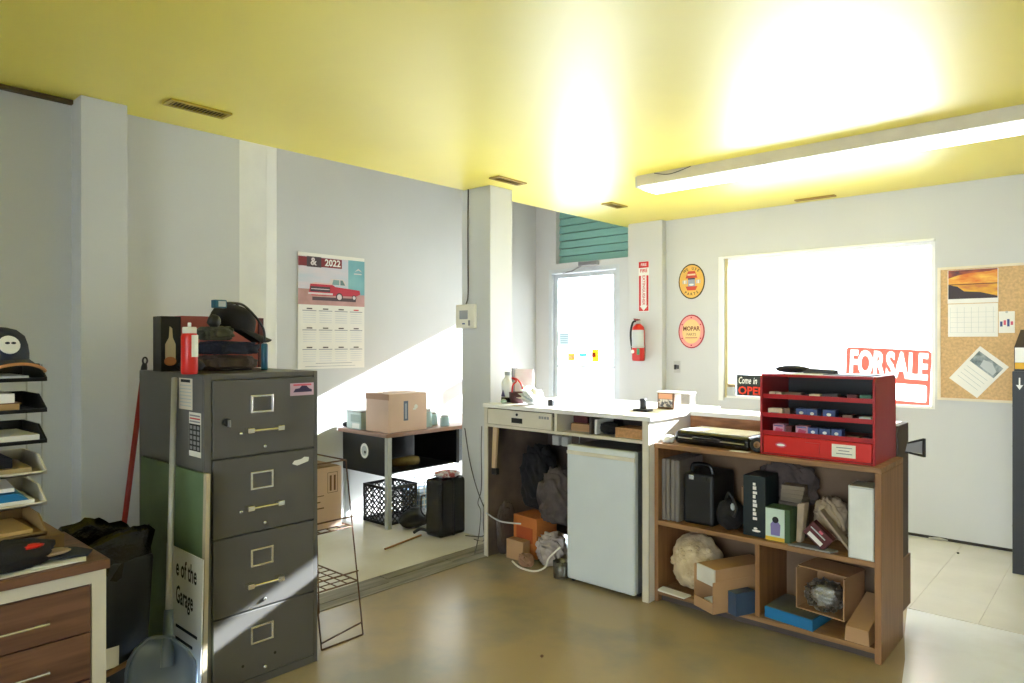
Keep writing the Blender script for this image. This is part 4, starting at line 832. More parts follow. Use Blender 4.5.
for k in range(4): 
    q = rotz_box(-1.295, 3.61, MZ+.18+.021*k, .11, .08, .02, R(5*k-6)); q.build('notebook', mat('grey brown board', (120+6*k, 108+5*k, 92+4*k), .7), label=['lowest', 'second lowest', 'second highest', 'topmost'][k]+' of four thin books piled behind the green box', cat='book', group='thin books behind the green box')
B(-1.36, -1.235, 3.57, 3.65, MZ, MZ+.178).build('storage_tin', mat('brown tin', (104, 92, 82), .6), bevel=.003, label='brown tin carrying the thin books behind the green box', cat='tin')
heap('tan_jacket', (-1.125, 3.65, MZ+.108), (.08, .07, .105), 74, tcloth_m, 'crumpled tan canvas bundle on the middle shelf', 'cloth', .2, .08)
q = MB(); q.hexa([(-1.25,3.50,MZ+.001),(-1.225,3.50,MZ+.001),(-1.22,3.54,MZ+.001),(-1.245,3.54,MZ+.001)], [(-1.245,3.505,MZ+.19),(-1.205,3.50,MZ+.20),(-1.20,3.55,MZ+.20),(-1.24,3.555,MZ+.19)]); q.build('canvas_strap', tcloth_m, bevel=.006, label='tan strap hanging at the left of the canvas bundle', cat='strap')
cf = MB(); cf.T = Matrix.Translation((-1.0, 3.495, MZ+.002)) @ Matrix.Rotation(R(50), 4, 'Y'); cf.box(-.22, 0, 0, .06, 0, .012); cf.build('tan_folder', mat('tan board', (176, 158, 136), .7), bevel=.002, label='tan card folder sloping beside the white box', cat='folder')
mb_ = thing('maroon_box', 'small maroon box with white label tilted on the middle shelf', 'box', (-1.15, 3.46, MZ))
Tm = Matrix.Translation((-1.155, 3.435, MZ+.045)) @ Matrix.Rotation(R(40), 4, 'Y'); q = MB(); q.T = Tm; q.box(-.05, .07, 0, .05, 0, .075); q.build('body', maroon_m, mb_, bevel=.002)
for (a0, a1, b0, b1, m_) in [(-.03,.05,.008,.028,paper_m),(-.04,.045,.046,.052,lgrey_m),(.0,.02,.056,.068,pink_m)]:
    q = MB(); q.T = Tm; q.box(a0, a1, -.0016, -.0008, b0, b1); q.build('label', m_, mb_)
MB().hexa([(-1.26,3.42,MZ),(-1.06,3.418,MZ),(-1.04,3.47,MZ),(-1.22,3.48,MZ)], [(-1.26,3.42,MZ+.008),(-1.06,3.418,MZ+.008),(-1.04,3.47,MZ+.009),(-1.22,3.48,MZ+.009)]).build('grey_tablet', grey_m, bevel=.002, label='flat grey plate at the front edge of the middle shelf', cat='plate')
wb = thing('white_box', 'tall plain white box at the right end of the middle shelf', 'box', (-.92, 3.5, MZ))
B(-.982, -.872, 3.418, 3.56, MZ, .79).build('body', mat('grey white card', (196, 196, 190), .5), wb, bevel=.002); PL((-.982, 3.418, MZ), UX, UZ).rect(MB(), .006, .104, .006, .325).build('front_face', mat('white card', (228, 228, 222), .5), wb)
# bottom shelf
pk = thing('packing_bag', 'bulging cream bag of packing foam on the bottom left shelf', 'bag', (-1.82, 3.6, BZ))
MB().blob((-1.815, 3.57, BZ+.158), (.136, .14, .155), 77, .12, 2.2, 5, flat=.98).build('bag', bag_m, pk, smooth=True)
for k in range(46):
    a = random.uniform(math.pi*1.0, math.pi*2.0); e_ = random.uniform(-.85, .75); d = Vector((math.cos(a)*math.cos(e_)*.132, math.sin(a)*math.cos(e_)*.136, math.sin(e_)*.152)); p = Vector((-1.815, 3.57, BZ+.158))+d
    q = MB(); q.blob(p, (.016, .014, .015), k, .25, 3, 2); q.build('foam_piece', bag_m, pk, smooth=True)
MB().hexa([(-1.97,3.40,BZ+.0005),(-1.80,3.385,BZ+.0005),(-1.79,3.45,BZ+.0005),(-1.97,3.46,BZ+.0005)], [(-1.97,3.40,BZ+.012),(-1.80,3.385,BZ+.008),(-1.79,3.45,BZ+.010),(-1.97,3.46,BZ+.014)]).build('foam_tray', paper_m, bevel=.003, label='flat white foam sheet under the front of the cream bag', cat='foam sheet')
ob = thing('open_carton', 'open cardboard carton with white inner flap sticking out of the shelf', 'carton', (-1.6, 3.5, BZ))
Tb = Matrix.Translation((-1.655, 3.32, BZ+.001)) @ Matrix.Rotation(R(-24), 4, 'Z')
def TB(name, m_, *a): q = MB(); q.T = Tb; q.box(*a); return q.build(name, m_, ob)
TB('bottom', card_m, -.075, .075, 0, .38, 0, .005); TB('side', card_m, -.075, -.070, 0, .38, .005, .22); TB('side', card_m, .070, .075, 0, .38, .005, .16); TB('front', card_m, -.07, .07, 0, .005, .005, .055); TB('back', card_m, -.07, .07, .375, .38, .005, .22)
TB('inner_box', card_m, -.068, .07, .02, .37, .135, .222); TB('inner_front', mat('white card flap', (224, 220, 208), .6), -.068, .07, .012, .0195, .135, .222)
TB('papers', paper_m, -.03, .05, .03, .2, .006, .05)
simple('blue_grey_box', rotz_box(-1.490, 3.415, BZ+.0005, .06, .13, .115, R(-24)), mat('slate card', (60, 78, 104), .5), 'dark blue box beside the open carton on the bottom shelf', 'box', bevel=.002)
bl = thing('blue_box', 'flat bright blue box on the bottom right shelf', 'box', (-1.26, 3.55, BZ))
MB().hexa([(-1.385,3.445,BZ),(-1.14,3.415,BZ),(-1.12,3.66,BZ),(-1.37,3.69,BZ)], [(-1.385,3.445,BZ+.055),(-1.14,3.415,BZ+.055),(-1.12,3.66,BZ+.055),(-1.37,3.69,BZ+.055)]).build('body', blue_m, bl, bevel=.002); MB().hexa([(-1.38,3.45,BZ+.0555),(-1.145,3.42,BZ+.0555),(-1.125,3.655,BZ+.0555),(-1.365,3.685,BZ+.0555)], [(-1.38,3.45,BZ+.0575),(-1.145,3.42,BZ+.0575),(-1.125,3.655,BZ+.0575),(-1.365,3.685,BZ+.0575)]).build('lid', mat('slate lid', (96, 100, 100), .6), bl)
cx_ = thing('cardboard_box', 'open cardboard box with clear plastic wrap at the back of the bottom shelf', 'carton', (-1.13, 3.66, BZ))
Tc = Matrix.Translation((-1.138, 3.505, BZ+.059)) @ Matrix.Rotation(R(-8), 4, 'Z')
for nm, a in [('bottom', (-.12,.12,0,.22,0,.005)),('side', (-.12,-.115,0,.22,.005,.20)),('side', (.115,.12,0,.22,.005,.20)),('back', (-.115,.115,.215,.22,.005,.20)),('top', (-.125,.125,.03,.22,.2005,.2055))]:
    q = MB(); q.T = Tc; q.box(*a); q.build(nm, card_m, cx_)
MB().blob((-1.12, 3.535, BZ+.150), (.09, .08, .075), 78, .25, 4, 4, fold=.06).build('plastic_wrap', plas_m, cx_, smooth=True)
MB().blob((-1.12, 3.57, BZ+.135), (.08, .05, .05), 79, .25, 4, 4).build('contents', lgrey_m, cx_, smooth=True)
wd = MB(); wd.T = Matrix.Translation((-.937, 3.54, BZ+.0005)) @ Matrix.Rotation(R(-4), 4, 'Z'); wd.hexa([(-.055,-.12,0),(.055,-.12,0),(.055,.15,0),(-.055,.15,0)], [(-.05,-.12,.07),(.05,-.12,.07),(.05,.15,.16),(-.05,.15,.16)]); wd.build('wood_wedge', card_m, bevel=.003, label='tan wedge-shaped carton leaning at the bottom right of the shelf unit', cat='carton')
# on top of the shelf unit
lb = thing('laptop_bag', 'flat black briefcase with a white sheet on top, lying on the shelf unit', 'bag', (-1.68, 3.6, TZ))
q = MB(); q.T = Matrix.Translation((-1.675, 3.595, TZ)) @ Matrix.Rotation(R(-4), 4, 'Z'); q.box(-.23, .22, -.13, .13, 0, .072); q.build('body', blackg_m, lb, bevel=.022, seg=3)
q = MB(); q.T = Matrix.Translation((-1.675, 3.595, TZ)) @ Matrix.Rotation(R(-4), 4, 'Z'); q.tube(spline([(-.10,-.132,.04),(-.08,-.165,.045),(.03,-.165,.045),(.05,-.132,.04)]), .007, 8); q.build('handle', blackm_m, lb, smooth=True)
q = MB(); q.T = Matrix.Translation((-1.675, 3.595, TZ)) @ Matrix.Rotation(R(-4), 4, 'Z'); q.tube([(-.2,-.1315,.036),(.19,-.1315,.036)], .003, 6); q.build('zipper', steel_m, lb)
q = MB(); q.T = Matrix.Translation((-1.675, 3.60, TZ+.0728)) @ Matrix.Rotation(R(-4), 4, 'Z'); q.box(-.205, .195, -.105, .12, 0, .003); q.build('paper_sheet', paper_m, label='white sheet lying on the flat black briefcase', cat='paper')
tr_ = thing('tape_roll', 'black tape roll standing between the briefcase and the red cabinet', 'tape', (-1.427, 3.5, TZ))
MB().lathe((-1.43, 3.475, TZ+.036), [(.036,-.018),(.036,.018),(.018,.018),(.018,-.018),(.036,-.018)], 28, Matrix.Rotation(R(75), 3, 'X')).build('roll', black_m, tr_, smooth=False)
MB().lathe((-1.43, 3.475, TZ+.036), [(.0178,-.016),(.0178,.016),(.013,.016),(.013,-.016)], 20, Matrix.Rotation(R(75), 3, 'X')).build('core', card_m, tr_)
MB().hexa([(-1.56,3.418,TZ),(-1.46,3.42,TZ),(-1.46,3.455,TZ),(-1.56,3.455,TZ)], [(-1.56,3.418,TZ+.002),(-1.46,3.42,TZ+.002),(-1.46,3.455,TZ+.002),(-1.56,3.455,TZ+.002)]).build('paper_scrap', paper_m, label='white scrap at the front edge beneath the briefcase', cat='paper')
MB().blob((-1.945, 3.48, TZ+.02), (.032, .05, .022), 81, .3, 4, 3, flat=.9).build('crumpled_paper', paper_m, smooth=True, label='crumpled white paper at the left end of the shelf unit top', cat='paper')
# ================================================================== RED PARTS CABINET
rc = thing('red_parts_cabinet', 'red metal parts cabinet with three open shelves and a drawer on the shelf unit', 'parts cabinet', (-1.14, 3.65, TZ))
rx0, rx1, ry0, ry1, rz1 = -1.405, -.872, 3.437, 3.806, 1.292
for x in (rx0, rx1-.012): MB().prism([(x,ry0,TZ),(x,ry1,TZ),(x,ry1,rz1-.012),(x,ry1-.02,rz1),(x,ry0+.02,rz1),(x,ry0,rz1-.02)], (.012, 0, 0)).build('side_panel', red_m, rc, bevel=.003)
B(rx0+.012, rx1-.012, ry0+.004, ry1-.004, rz1-.012, rz1).build('top_panel', red_m, rc); B(rx0+.012, rx1-.012, ry1-.012, ry1-.004, TZ, rz1-.0125).build('back_panel', blackm_m, rc); B(rx0+.012, rx1-.012, ry0+.004, ry1-.013, TZ, TZ+.008).build('bottom_panel', red_m, rc)
SHZ = [1.182, 1.088, .999]
for z_ in SHZ: MB().box(rx0+.0125, rx1-.0125, ry0+.012, ry1-.0125, z_-.012, z_-.008).box(rx0+.0125, rx1-.0125, ry0+.008, ry0+.012, z_-.012, z_+.01).build('shelf', red_m, rc)
d = B(rx0+.016, rx1-.016, ry0+.002, ry1-.02, TZ+.010, SHZ[2]-.014).build('drawer', redb_m, rc, bevel=.002)
RP = PL((rx0, ry0+.002, TZ), UX, UZ); RP.disc(MB(), .105, .055, .028, .001, ry=.013).build('oval_badge', pink_m, d)
RP.disc(MB(), .105, .055, .02, .0016, ry=.006).build('badge_mark', white_m, d); RP.rect(MB(), .345, .45, .025, .085, .001).build('paper_label', ivory_m, d)
for k in range(3): RP.rect(MB(), .365+.01*(k % 2), .435-.012*(k % 2), .04+.014*k, .044+.014*k, .0016).build('print_line', grey_m, d)
RP.rect(MB(), .225, .29, .03, .08, .0008, .010).build('pull', redb_m, d)
cols = dict(b=bluep_m, p=mat('pink white box', (206, 150, 172), .5), c=mat('cream box', (222, 206, 178), .6), d=mat('dark box', (60, 52, 54), .5), g=mat('green small box', (54, 110, 92), .5), r=maroon_m, w=lgrey_m, t=mat('taupe box', (122, 98, 84), .6))
nm_ = dict(b='blue and white', p='pink and white', c='cream', d='dark', g='green', r='dark red', w='pale grey', t='taupe')
rows = [(0, 'top', [(.04,.03,.028,'c'),(.075,.025,.026,'c'),(.115,.08,.028,'t'),(.235,.05,.025,'c'),(.295,.07,.03,'d'),(.405,.045,.032,'r'),(.462,.05,.032,'g')]),
        (1, 'middle', [(.035,.07,.04,'c'),(.112,.03,.042,'t'),(.17,.052,.046,'b'),(.226,.048,.046,'b'),(.298,.056,.046,'b'),(.385,.045,.03,'t'),(.46,.05,.025,'w')]),
        (2, 'lowest', [(.06,.055,.05,'p'),(.122,.028,.045,'r'),(.168,.058,.05,'p'),(.23,.048,.046,'b'),(.282,.05,.046,'b'),(.336,.046,.046,'b'),(.41,.05,.022,'t'),(.47,.045,.02,'d')])]
for (r_, rn, items) in rows:
    zf = SHZ[r_]-.0075
    for i, (a, w_, h_, c_) in enumerate(items):
        side = 'left of' ; prev = nm_[items[i-1][3]] if i else None; nxt = nm_[items[i+1][3]] if i+1 < len(items) else None
        lab = f"{nm_[c_]} box on the {rn} shelf of the red cabinet, " + ('leftmost' if i == 0 else 'rightmost' if nxt is None else ['second', 'third', 'fourth', 'fifth', 'sixth', 'seventh'][i-1]+' from left')
        t = thing('parts_box', lab, 'box', (rx0+a+w_/2, ry0+.05, zf), 'small boxes in the red cabinet')
        B(rx0+a, rx0+a+w_, ry0+.016+.004*(i % 3), ry0+.075, zf, zf+h_).build('body', cols[c_], t, bevel=.0015)
        FP = PL((rx0+a, ry0+.016+.004*(i % 3), zf), UX, UZ)
        if c_ == 'b': FP.disc(MB(), w_/2, h_*.55, w_*.2, .001, ry=h_*.16).build('label_print', white_m, t); FP.rect(MB(), w_*.15, w_*.85, h_*.12, h_*.24, .001).build('label_print', lgrey_m, t)
        if c_ == 'p': FP.poly(MB(), [(w_*.15,h_*.3),(w_*.8,h_*.25),(w_*.9,h_*.55),(w_*.3,h_*.7)], .001).build('label_print', mat('magenta print', (196, 70, 110), .5), t); FP.rect(MB(), w_*.1, w_*.9, h_*.8, h_*.92, .001).build('label_print', bluep_m, t)
        if c_ in 'cw': FP.rect(MB(), w_*.2, w_*.8, h_*.35, h_*.5, .001).build('label_print', grey_m, t)
RZ = rz1+.0005
MB().hexa([(-1.12,3.50,RZ),(-.90,3.47,RZ),(-.90,3.70,RZ),(-1.12,3.74,RZ)], [(-1.12,3.50,RZ+.003),(-.90,3.47,RZ+.003),(-.90,3.70,RZ+.003),(-1.12,3.74,RZ+.003)]).build('clipboard', mat('grey board', (96, 98, 104), .5), label='dark clipboard on top of the red cabinet', cat='clipboard')
MB().hexa([(-1.28,3.445,RZ),(-1.125,3.445,RZ),(-1.125,3.66,RZ),(-1.28,3.66,RZ)], [(-1.28,3.445,RZ+.002),(-1.125,3.445,RZ+.002),(-1.125,3.66,RZ+.002),(-1.28,3.66,RZ+.002)]).build('paper_sheet', paper_m, label='white sheet on the front edge of the red cabinet top', cat='paper')
pl_ = thing('leather_tool_pouch', 'black folded tool pouch lying on the red cabinet top', 'pouch', (-1.24, 3.6, RZ+.003))
MB().blob((-1.30, 3.60, RZ+.021), (.085, .05, .019), 91, .1, 2, 4, flat=.95).build('pouch', bcloth_m, pl_, smooth=True); MB().hexa([(-1.24,3.57,RZ+.003),(-1.09,3.59,RZ+.003),(-1.09,3.64,RZ+.003),(-1.24,3.63,RZ+.003)], [(-1.24,3.575,RZ+.026),(-1.09,3.59,RZ+.02),(-1.09,3.635,RZ+.022),(-1.24,3.63,RZ+.028)]).build('flap', mat('dark grey leather', (62, 62, 66), .5), pl_, bevel=.004)
# black bracket sticking out at the right end of the counter
bk2 = thing('black_bracket', 'black flared bracket sticking out to the right of the red cabinet', 'bracket', (-.78, 3.83, .93))
e0 = [atY(907, 443, 3.83), atY(905, 452, 3.83), atY(924, 456, 3.83), atY(924, 439.5, 3.83)]
q = MB()
def bar(a, b_, r0, r1): return MB().tube([a, b_], [r0, r1], 8)
bar(e0[0], e0[3], .004, .007).build('arm', black_m, bk2); bar(e0[1], e0[2], .004, .007).build('arm', black_m, bk2); bar(e0[2]+Vector((0,0,-.005)), e0[3]+Vector((0,0,.005)), .008, .008).build('end_bar', black_m, bk2)
MB().prism([e0[0]+Vector((0,.004,-.002)), e0[1]+Vector((0,.004,.002)), e0[2]+Vector((0,.004,.01)), e0[3]+Vector((0,.004,-.01))], (0,.012,0)).build('web', grey_m, bk2)
# ================================================================== WINDOW WALL
WP = PL((0, 5.962, 0), UX, UZ)
fs_ = thing('for_sale_sign', 'red and white FOR SALE sign leaning in the window', 'sign', (-1.45, 5.955, .976))
tw = translucent('sign white', (250, 246, 244), .5); trd = translucent('sign red', (238, 132, 120), .8)
SPn = PL((-1.735, 5.955, .985), Vector((1, 0, -.045)), Vector((0.03, 0, 1)))
def rr(w_, h_, r, x=0, y=0): return [(x+w_-r+r*math.cos(a)*1, y+h_-r+r*math.sin(a)) for a in [math.pi/2*k/5 for k in range(6)]]+[(x+r-r*math.sin(a), y+h_-r+r*math.cos(a)) for a in [math.pi/2*k/5 for k in range(6)]]+[(x+r-r*math.cos(a), y+r-r*math.sin(a)) for a in [math.pi/2*k/5 for k in range(6)]]+[(x+w_-r+r*math.sin(a), y+r-r*math.cos(a)) for a in [math.pi/2*k/5 for k in range(6)]]
SPn.poly(MB(), rr(.60, .43, .03), 0, .002).build('board', tw, fs_)
def cut_print(plane, outline, holes, words, off, t, m, par):
    # a printed layer with the words left open, so the white board shows through
    def tmp(mb): 
        me = bpy.data.meshes.new('cutter'); me.from_pydata([tuple(v) for v in mb.v], [], mb.f); o = bpy.data.objects.new('cutter', me); COL.objects.link(o)
        bm = bmesh.new(); bm.from_mesh(me); bmesh.ops.recalc_face_normals(bm, faces=bm.faces); bm.to_mesh(me); bm.free(); return o
    flat = PL((0,0,0), UX, UY); base = tmp(flat.poly(MB(), outline, 0, .01)); cut = []
    for h in holes: cut.append(tmp(flat.poly(MB(), h, -.01, .03)))
    for txt, a, b, size, sx, al, bold in words:
        cu = bpy.data.curves.new('cutter', 'FONT'); cu.body = txt; cu.size = size; cu.align_x = al; cu.align_y = 'CENTER'; cu.offset = bold*size; cu.extrude = .02; cu.resolution_u = 3
        o = bpy.data.objects.new('cutter', cu); COL.objects.link(o); bpy.context.view_layer.update()
        me = bpy.data.meshes.new_from_object(o.evaluated_get(bpy.context.evaluated_depsgraph_get())); bpy.data.objects.remove(o)
        q = MB(); q.add([(a+v.co.x*sx, b+v.co.y, v.co.z) for v in me.vertices], [tuple(f.vertices) for f in me.polygons])
        o = tmp(q); bm = bmesh.new(); bm.from_mesh(o.data); bmesh.ops.remove_doubles(bm, verts=bm.verts, dist=1e-5); bmesh.ops.recalc_face_normals(bm, faces=bm.faces); bm.to_mesh(o.data); bm.free(); cut.append(o)
    for c_ in cut: md = base.modifiers.new('cut', 'BOOLEAN'); md.object = c_; md.operation = 'DIFFERENCE'; md.solver = 'EXACT'; md.use_self = True
    bpy.context.view_layer.update(); me = bpy.data.meshes.new_from_object(base.evaluated_get(bpy.context.evaluated_depsgraph_get()))
    q = MB(); q.add([plane.p(v.co.x, v.co.y, off+v.co.z*t/.01) for v in me.vertices], [tuple(f.vertices) for f in me.polygons])
    for o in cut+[base]: bpy.data.objects.remove(o)
    return q.build('red_print', m, par)
cut_print(SPn, rr(.60, .43, .03), [rr(.55, .13, .02, .025, .035)], [('FOR', .025, .295, .27, .50, 'LEFT', .03), ('SALE', .578, .295, .27, .50, 'RIGHT', .03)], .0024, .0008, trd, fs_)
os_ = thing('open_sign', 'black sign with white script over red OPEN letters in the window corner', 'sign', (-2.49, 5.955, .976))
WP2 = PL((-2.645, 5.952, .976), UX, UZ); WP2.rect(MB(), 0, .31, 0, .185, 0, .003).build('board', ink_m, os_)
WP2.rect(MB(), .004, .306, .092, .181, .0034).build('upper_panel', mat('black green', (32, 42, 40), .5), os_); WP2.text('Come', .015, .132, .085, white_m, os_, off=.0046, align='LEFT', sx=.55, shear=.25, bold=.01); WP2.text('in', .15, .132, .085, white_m, os_, off=.0046, align='LEFT', sx=.6, shear=.25, bold=.01)
WP2.text('OPEN', .015, .042, .098, translucent('open red', (250, 70, 40), .3), os_, off=.0046, align='LEFT', sx=1.0, bold=.03)
np_ = thing('window_notice', 'pale paper notice with faint lines taped to the window glass', 'notice', (-2.58, 5.96, 1.25))
WP.rect(MB(), -2.665, -2.505, 1.25, 1.51, .0004).build('sheet', translucent('thin paper', (244, 244, 240), .8), np_)
for k in range(9): WP.rect(MB(), -2.60, -2.525, 1.27+.022*k, 1.278+.022*k, .0012).build('print_line', translucent('faint ink', (190, 192, 194), .8), np_)
WP.rect(MB(), -2.655, -2.515, 1.475, 1.497, .0012).build('print_line', translucent('faint ink', (200, 202, 204), .8), np_)
sj = thing('sill_jar', 'small tan capped jar on the left end of the window sill', 'jar', (-2.66, 5.90, .9755))
MB().lathe((-2.665, 5.89, .9755), [(.038,0),(.04,.004),(.04,.07),(.034,.078)], 18).build('body', lgrey_m, sj, smooth=True); MB().lathe((-2.665, 5.89, 1.0535), [(.036,0),(.036,.024),(.032,.027)], 18).build('lid', mat('tan lid', (176, 156, 118), .5), sj, smooth=True)
# fire extinguisher and its sign
FPn = PL((0, 5.77, 0), UX, UZ)
fsn = thing('fire_extinguisher_sign', 'tall narrow red sign with white arrow above the extinguisher', 'sign', (-3.49, 5.769, 1.745))
FPn.rect(MB(), -3.548, -3.435, 1.745, 2.225, .0005, .003).build('plate', white_m, fsn); sr = mat('sign red paint', (206, 40, 44), .5)
FPn.rect(MB(), -3.546, -3.437, 2.165, 2.223, .0038).build('red_band', sr, fsn); FPn.rect(MB(), -3.544, -3.522, 1.75, 2.09, .0038).build('red_band', sr, fsn); FPn.rect(MB(), -3.461, -3.439, 1.75, 2.09, .0038).build('red_band', sr, fsn)
FPn.poly(MB(), [(-3.522,1.75),(-3.461,1.75),(-3.4635,1.79),(-3.4915,1.756),(-3.5195,1.79)], .0042).build('arrow_notch', sr, fsn)
FPn.poly(MB(), [(-3.535,1.80),(-3.4915,1.752),(-3.448,1.80)], .005).build('arrow_head', white_m, fsn)
FPn.text('FIRE', -3.4915, 2.135, .045, sr, fsn, off=.0046, bold=.02)
FPn.text('EXTINGUISHER', -3.4915, 1.95, .042, sr, fsn, off=.0046, rot=-math.pi/2, bold=.015)
FPn.text('FIRE', -3.4915, 2.193, .035, white_m, fsn, off=.005, bold=.02)
fe = thing('fire_extinguisher', 'red fire extinguisher with white label and black hose on the pier', 'fire extinguisher', (-3.545, 5.70, 1.27))
ex, ey = -3.51, 5.70
MB().lathe((ex, ey, 1.272), [(.05,0),(.058,.006),(.06,.02),(.06,.29),(.052,.325),(.03,.345),(.022,.352)], 28).build('cylinder', redb_m, fe, smooth=True)
q = MB(); vs_ = []; fs2 = []
for k in range(15):
    a = R(180+12.8*k)
    for z_ in (.125, .295): vs_.append((ex+.0612*math.cos(a), ey+.0612*math.sin(a), 1.272+z_))
for k in range(14): fs2.append((2*k, 2*k+2, 2*k+3, 2*k+1))
q.add(vs_, fs2); q.build('label', lgrey_m, fe, smooth=True)
PL((ex, ey-.0605, 1.272), UX, UZ).disc(MB(), -.025, .09, .018, .001).build('round_label', paper_m, fe); PL((ex+.02, ey-.0585, 1.272), UX, UZ).rect(MB(), .0, .03, .06, .12, .001).build('tag', mat('green tag', (80, 150, 110), .5), fe)
MB().lathe((ex, ey, 1.624), [(.02,0),(.022,.02),(.018,.035)], 16).build('valve', steel_m, fe, smooth=True)
MB().hexa([(ex-.012,ey-.05,1.655),(ex+.012,ey-.05,1.655),(ex+.012,ey+.02,1.655),(ex-.012,ey+.02,1.655)], [(ex-.01,ey-.075,1.675),(ex+.01,ey-.075,1.675),(ex+.01,ey+.02,1.668),(ex-.01,ey+.02,1.668)]).build('lever', mat('dark red lever', (120, 30, 36), .4), fe)
MB().tube(spline([(ex-.02,ey,1.65),(ex-.06,ey,1.64),(ex-.085,ey,1.55),(ex-.08,ey,1.45),(ex-.064,ey,1.37)]), .010, 8).build('hose', black_m, fe, smooth=True)
q = MB().tube([(ex+.062*math.cos(2*math.pi*k/20), ey+.062*math.sin(2*math.pi*k/20), 1.41) for k in range(20)], .005, 6, closed=True); q.box(ex-.012, ex+.012, ey+.055, 5.769, 1.39, 1.43); q.build('bracket', steel_m, fe)
# round tin signs
Wl = PL((0, YF, 0), UX, UZ)
def arc_text(txt, cx, cz, r, a0, a1, size, m, par, flip=False):
    n = len(txt)
    for i, ch in enumerate(txt):
        if ch == ' ': continue
        a = a0+(a1-a0)*(i/(n-1) if n > 1 else .5); rot = a-math.pi/2 if not flip else a+math.pi/2
        Wl.text(ch, cx+r*math.cos(a), cz+r*math.sin(a), size, m, par, off=.007, rot=rot, bold=.02)
r1 = thing('round_tin_sign', 'round yellow tin sign with dark rim and piston emblem on the window wall', 'sign', (-3.03, YF-.004, 1.85), 'round tin signs')
c1 = (-3.032, 2.012); sy = mat('sign yellow', (232, 184, 92), .45); sdk = mat('sign dark olive', (58, 54, 38), .45)
Wl.disc(MB(), *c1, .132, .0005, .004, ry=.163).build('rim', sdk, r1); Wl.disc(MB(), *c1, .122, .0046, ry=.152).build('face', sy, r1)
Wl.poly(MB(), [(c1[0]+x, c1[1]+z_) for x, z_ in [(-.035,.095),(.035,.095),(.06,.03),(-.06,.03)]], .0054).build('emblem', mat('sign orange red', (206, 78, 58), .45), r1)
Wl.poly(MB(), [(c1[0]+x, c1[1]+z_) for x, z_ in [(-.06,-.045),(.06,-.045),(.04,-.082),(-.04,-.082)]], .0054).build('emblem', mat('sign orange red', (206, 78, 58), .45), r1)
Wl.rect(MB(), c1[0]-.04, c1[0]+.04, c1[1]+.055, c1[1]+.07, .006).build('emblem_band', mat('sign cream', (240, 214, 180), .45), r1)
Wl.rect(MB(), c1[0]-.035, c1[0]+.035, c1[1]-.045, c1[1]+.03, .006).build('emblem_piston', mat('sign steel', (160, 168, 190), .4), r1); Wl.rect(MB(), c1[0]-.035, c1[0]+.035, c1[1]+.018, c1[1]+.03, .0066).build('emblem_band', mat('sign navy', (60, 66, 92), .45), r1); Wl.disc(MB(), c1[0], c1[1]-.03, .025, .0066, ry=.009).build('emblem_pin', white_m, r1)
for sx_ in (-1, 1):
    for k in range(3): Wl.rect(MB(), c1[0]+sx_*(.052+.016*k)-.006, c1[0]+sx_*(.052+.016*k)+.006, c1[1]-.02, c1[1]+.012, .006).build('emblem_letter', white_m if k % 2 else lgrey_m, r1)
arc_text('WE USE', c1[0], c1[1], .118, R(125), R(55), .034, sdk, r1); arc_text('PARTS', c1[0], c1[1], .118, R(240), R(300), .034, sdk, r1, True)
r2 = thing('round_tin_sign', 'round red and cream tin sign below the yellow one on the window wall', 'sign', (-3.03, YF-.004, 1.39), 'round tin signs')
c2_ = (-3.034, 1.55); srd = mat('sign crimson', (170, 42, 62), .45); spk = mat('sign pink', (240, 156, 150), .45)
Wl.disc(MB(), *c2_, .132, .0005, .004, ry=.156).build('rim', srd, r2); Wl.disc(MB(), *c2_, .121, .0046, ry=.145).build('ring', spk, r2); Wl.disc(MB(), *c2_, .092, .0054, ry=.112).build('face', mat('sign straw', (236, 200, 136), .45), r2)
for k in range(6): a = R(30+60*k); Wl.disc(MB(), c2_[0]+.107*math.cos(a), c2_[1]+.128*math.sin(a), .007, .0056).build('ring_dot', srd, r2)
Wl.text('MOPAR', c2_[0], c2_[1]+.025, .055, mat('sign brown ink', (120, 60, 40), .5), r2, off=.0066, sx=.9, bold=.03); Wl.text('PARTS', c2_[0], c2_[1]-.028, .034, mat('sign brown ink', (120, 80, 50), .5), r2, off=.0066); Wl.rect(MB(), c2_[0]-.06, c2_[0]+.06, c2_[1]-.062, c2_[1]-.056, .0062).build('rule', srd, r2)
so = thing('light_switch', 'small steel switch plate with black toggle on the window wall', 'switch', (-3.18, YF-.004, 1.17))
Wl.rect(MB(), -3.215, -3.15, 1.165, 1.275, .0005, .005).build('plate', steel_m, so); Wl.rect(MB(), -3.205, -3.185, 1.195, 1.24, .006, .012).build('toggle', black_m, so); Wl.rect(MB(), -3.175, -3.16, 1.20, 1.235, .006, .006).build('toggle', black_m, so)
# bulletin board
bb_ = thing('bulletin_board', 'cork bulletin board with pale frame right of the window', 'bulletin board', (-.5, YF-.01, 1.03))
B(-1.045, .02, YF-.014, YF-.0005, 1.045, 1.98).build('cork', cork_m, bb_); fm = mat('pale frame', (232, 222, 200), .5)
for nm, a in [('frame_rail', (-1.065,.04,1.03,1.048)),('frame_rail', (-1.065,.04,1.977,1.995)),('frame_stile', (-1.065,-1.045,1.048,1.977)),('frame_stile', (.02,.04,1.048,1.977))]: B(a[0], a[1], YF-.02, YF-.0005, a[2], a[3]).build(nm, fm, bb_)
BPn = PL((0, YF-.014, 0), UX, UZ)
sc1 = thing('sunset_calendar', 'small wall calendar with orange sunset picture on the bulletin board', 'calendar', (-.85, YF-.016, 1.49))
BPn.rect(MB(), -.998, -.70, 1.49, 1.725, .0006, .003).build('month_sheet', paper_m, sc1); BPn.rect(MB(), -1.0, -.698, 1.73, 1.97, .0006, .004).build('picture_sheet', paper_m, sc1)
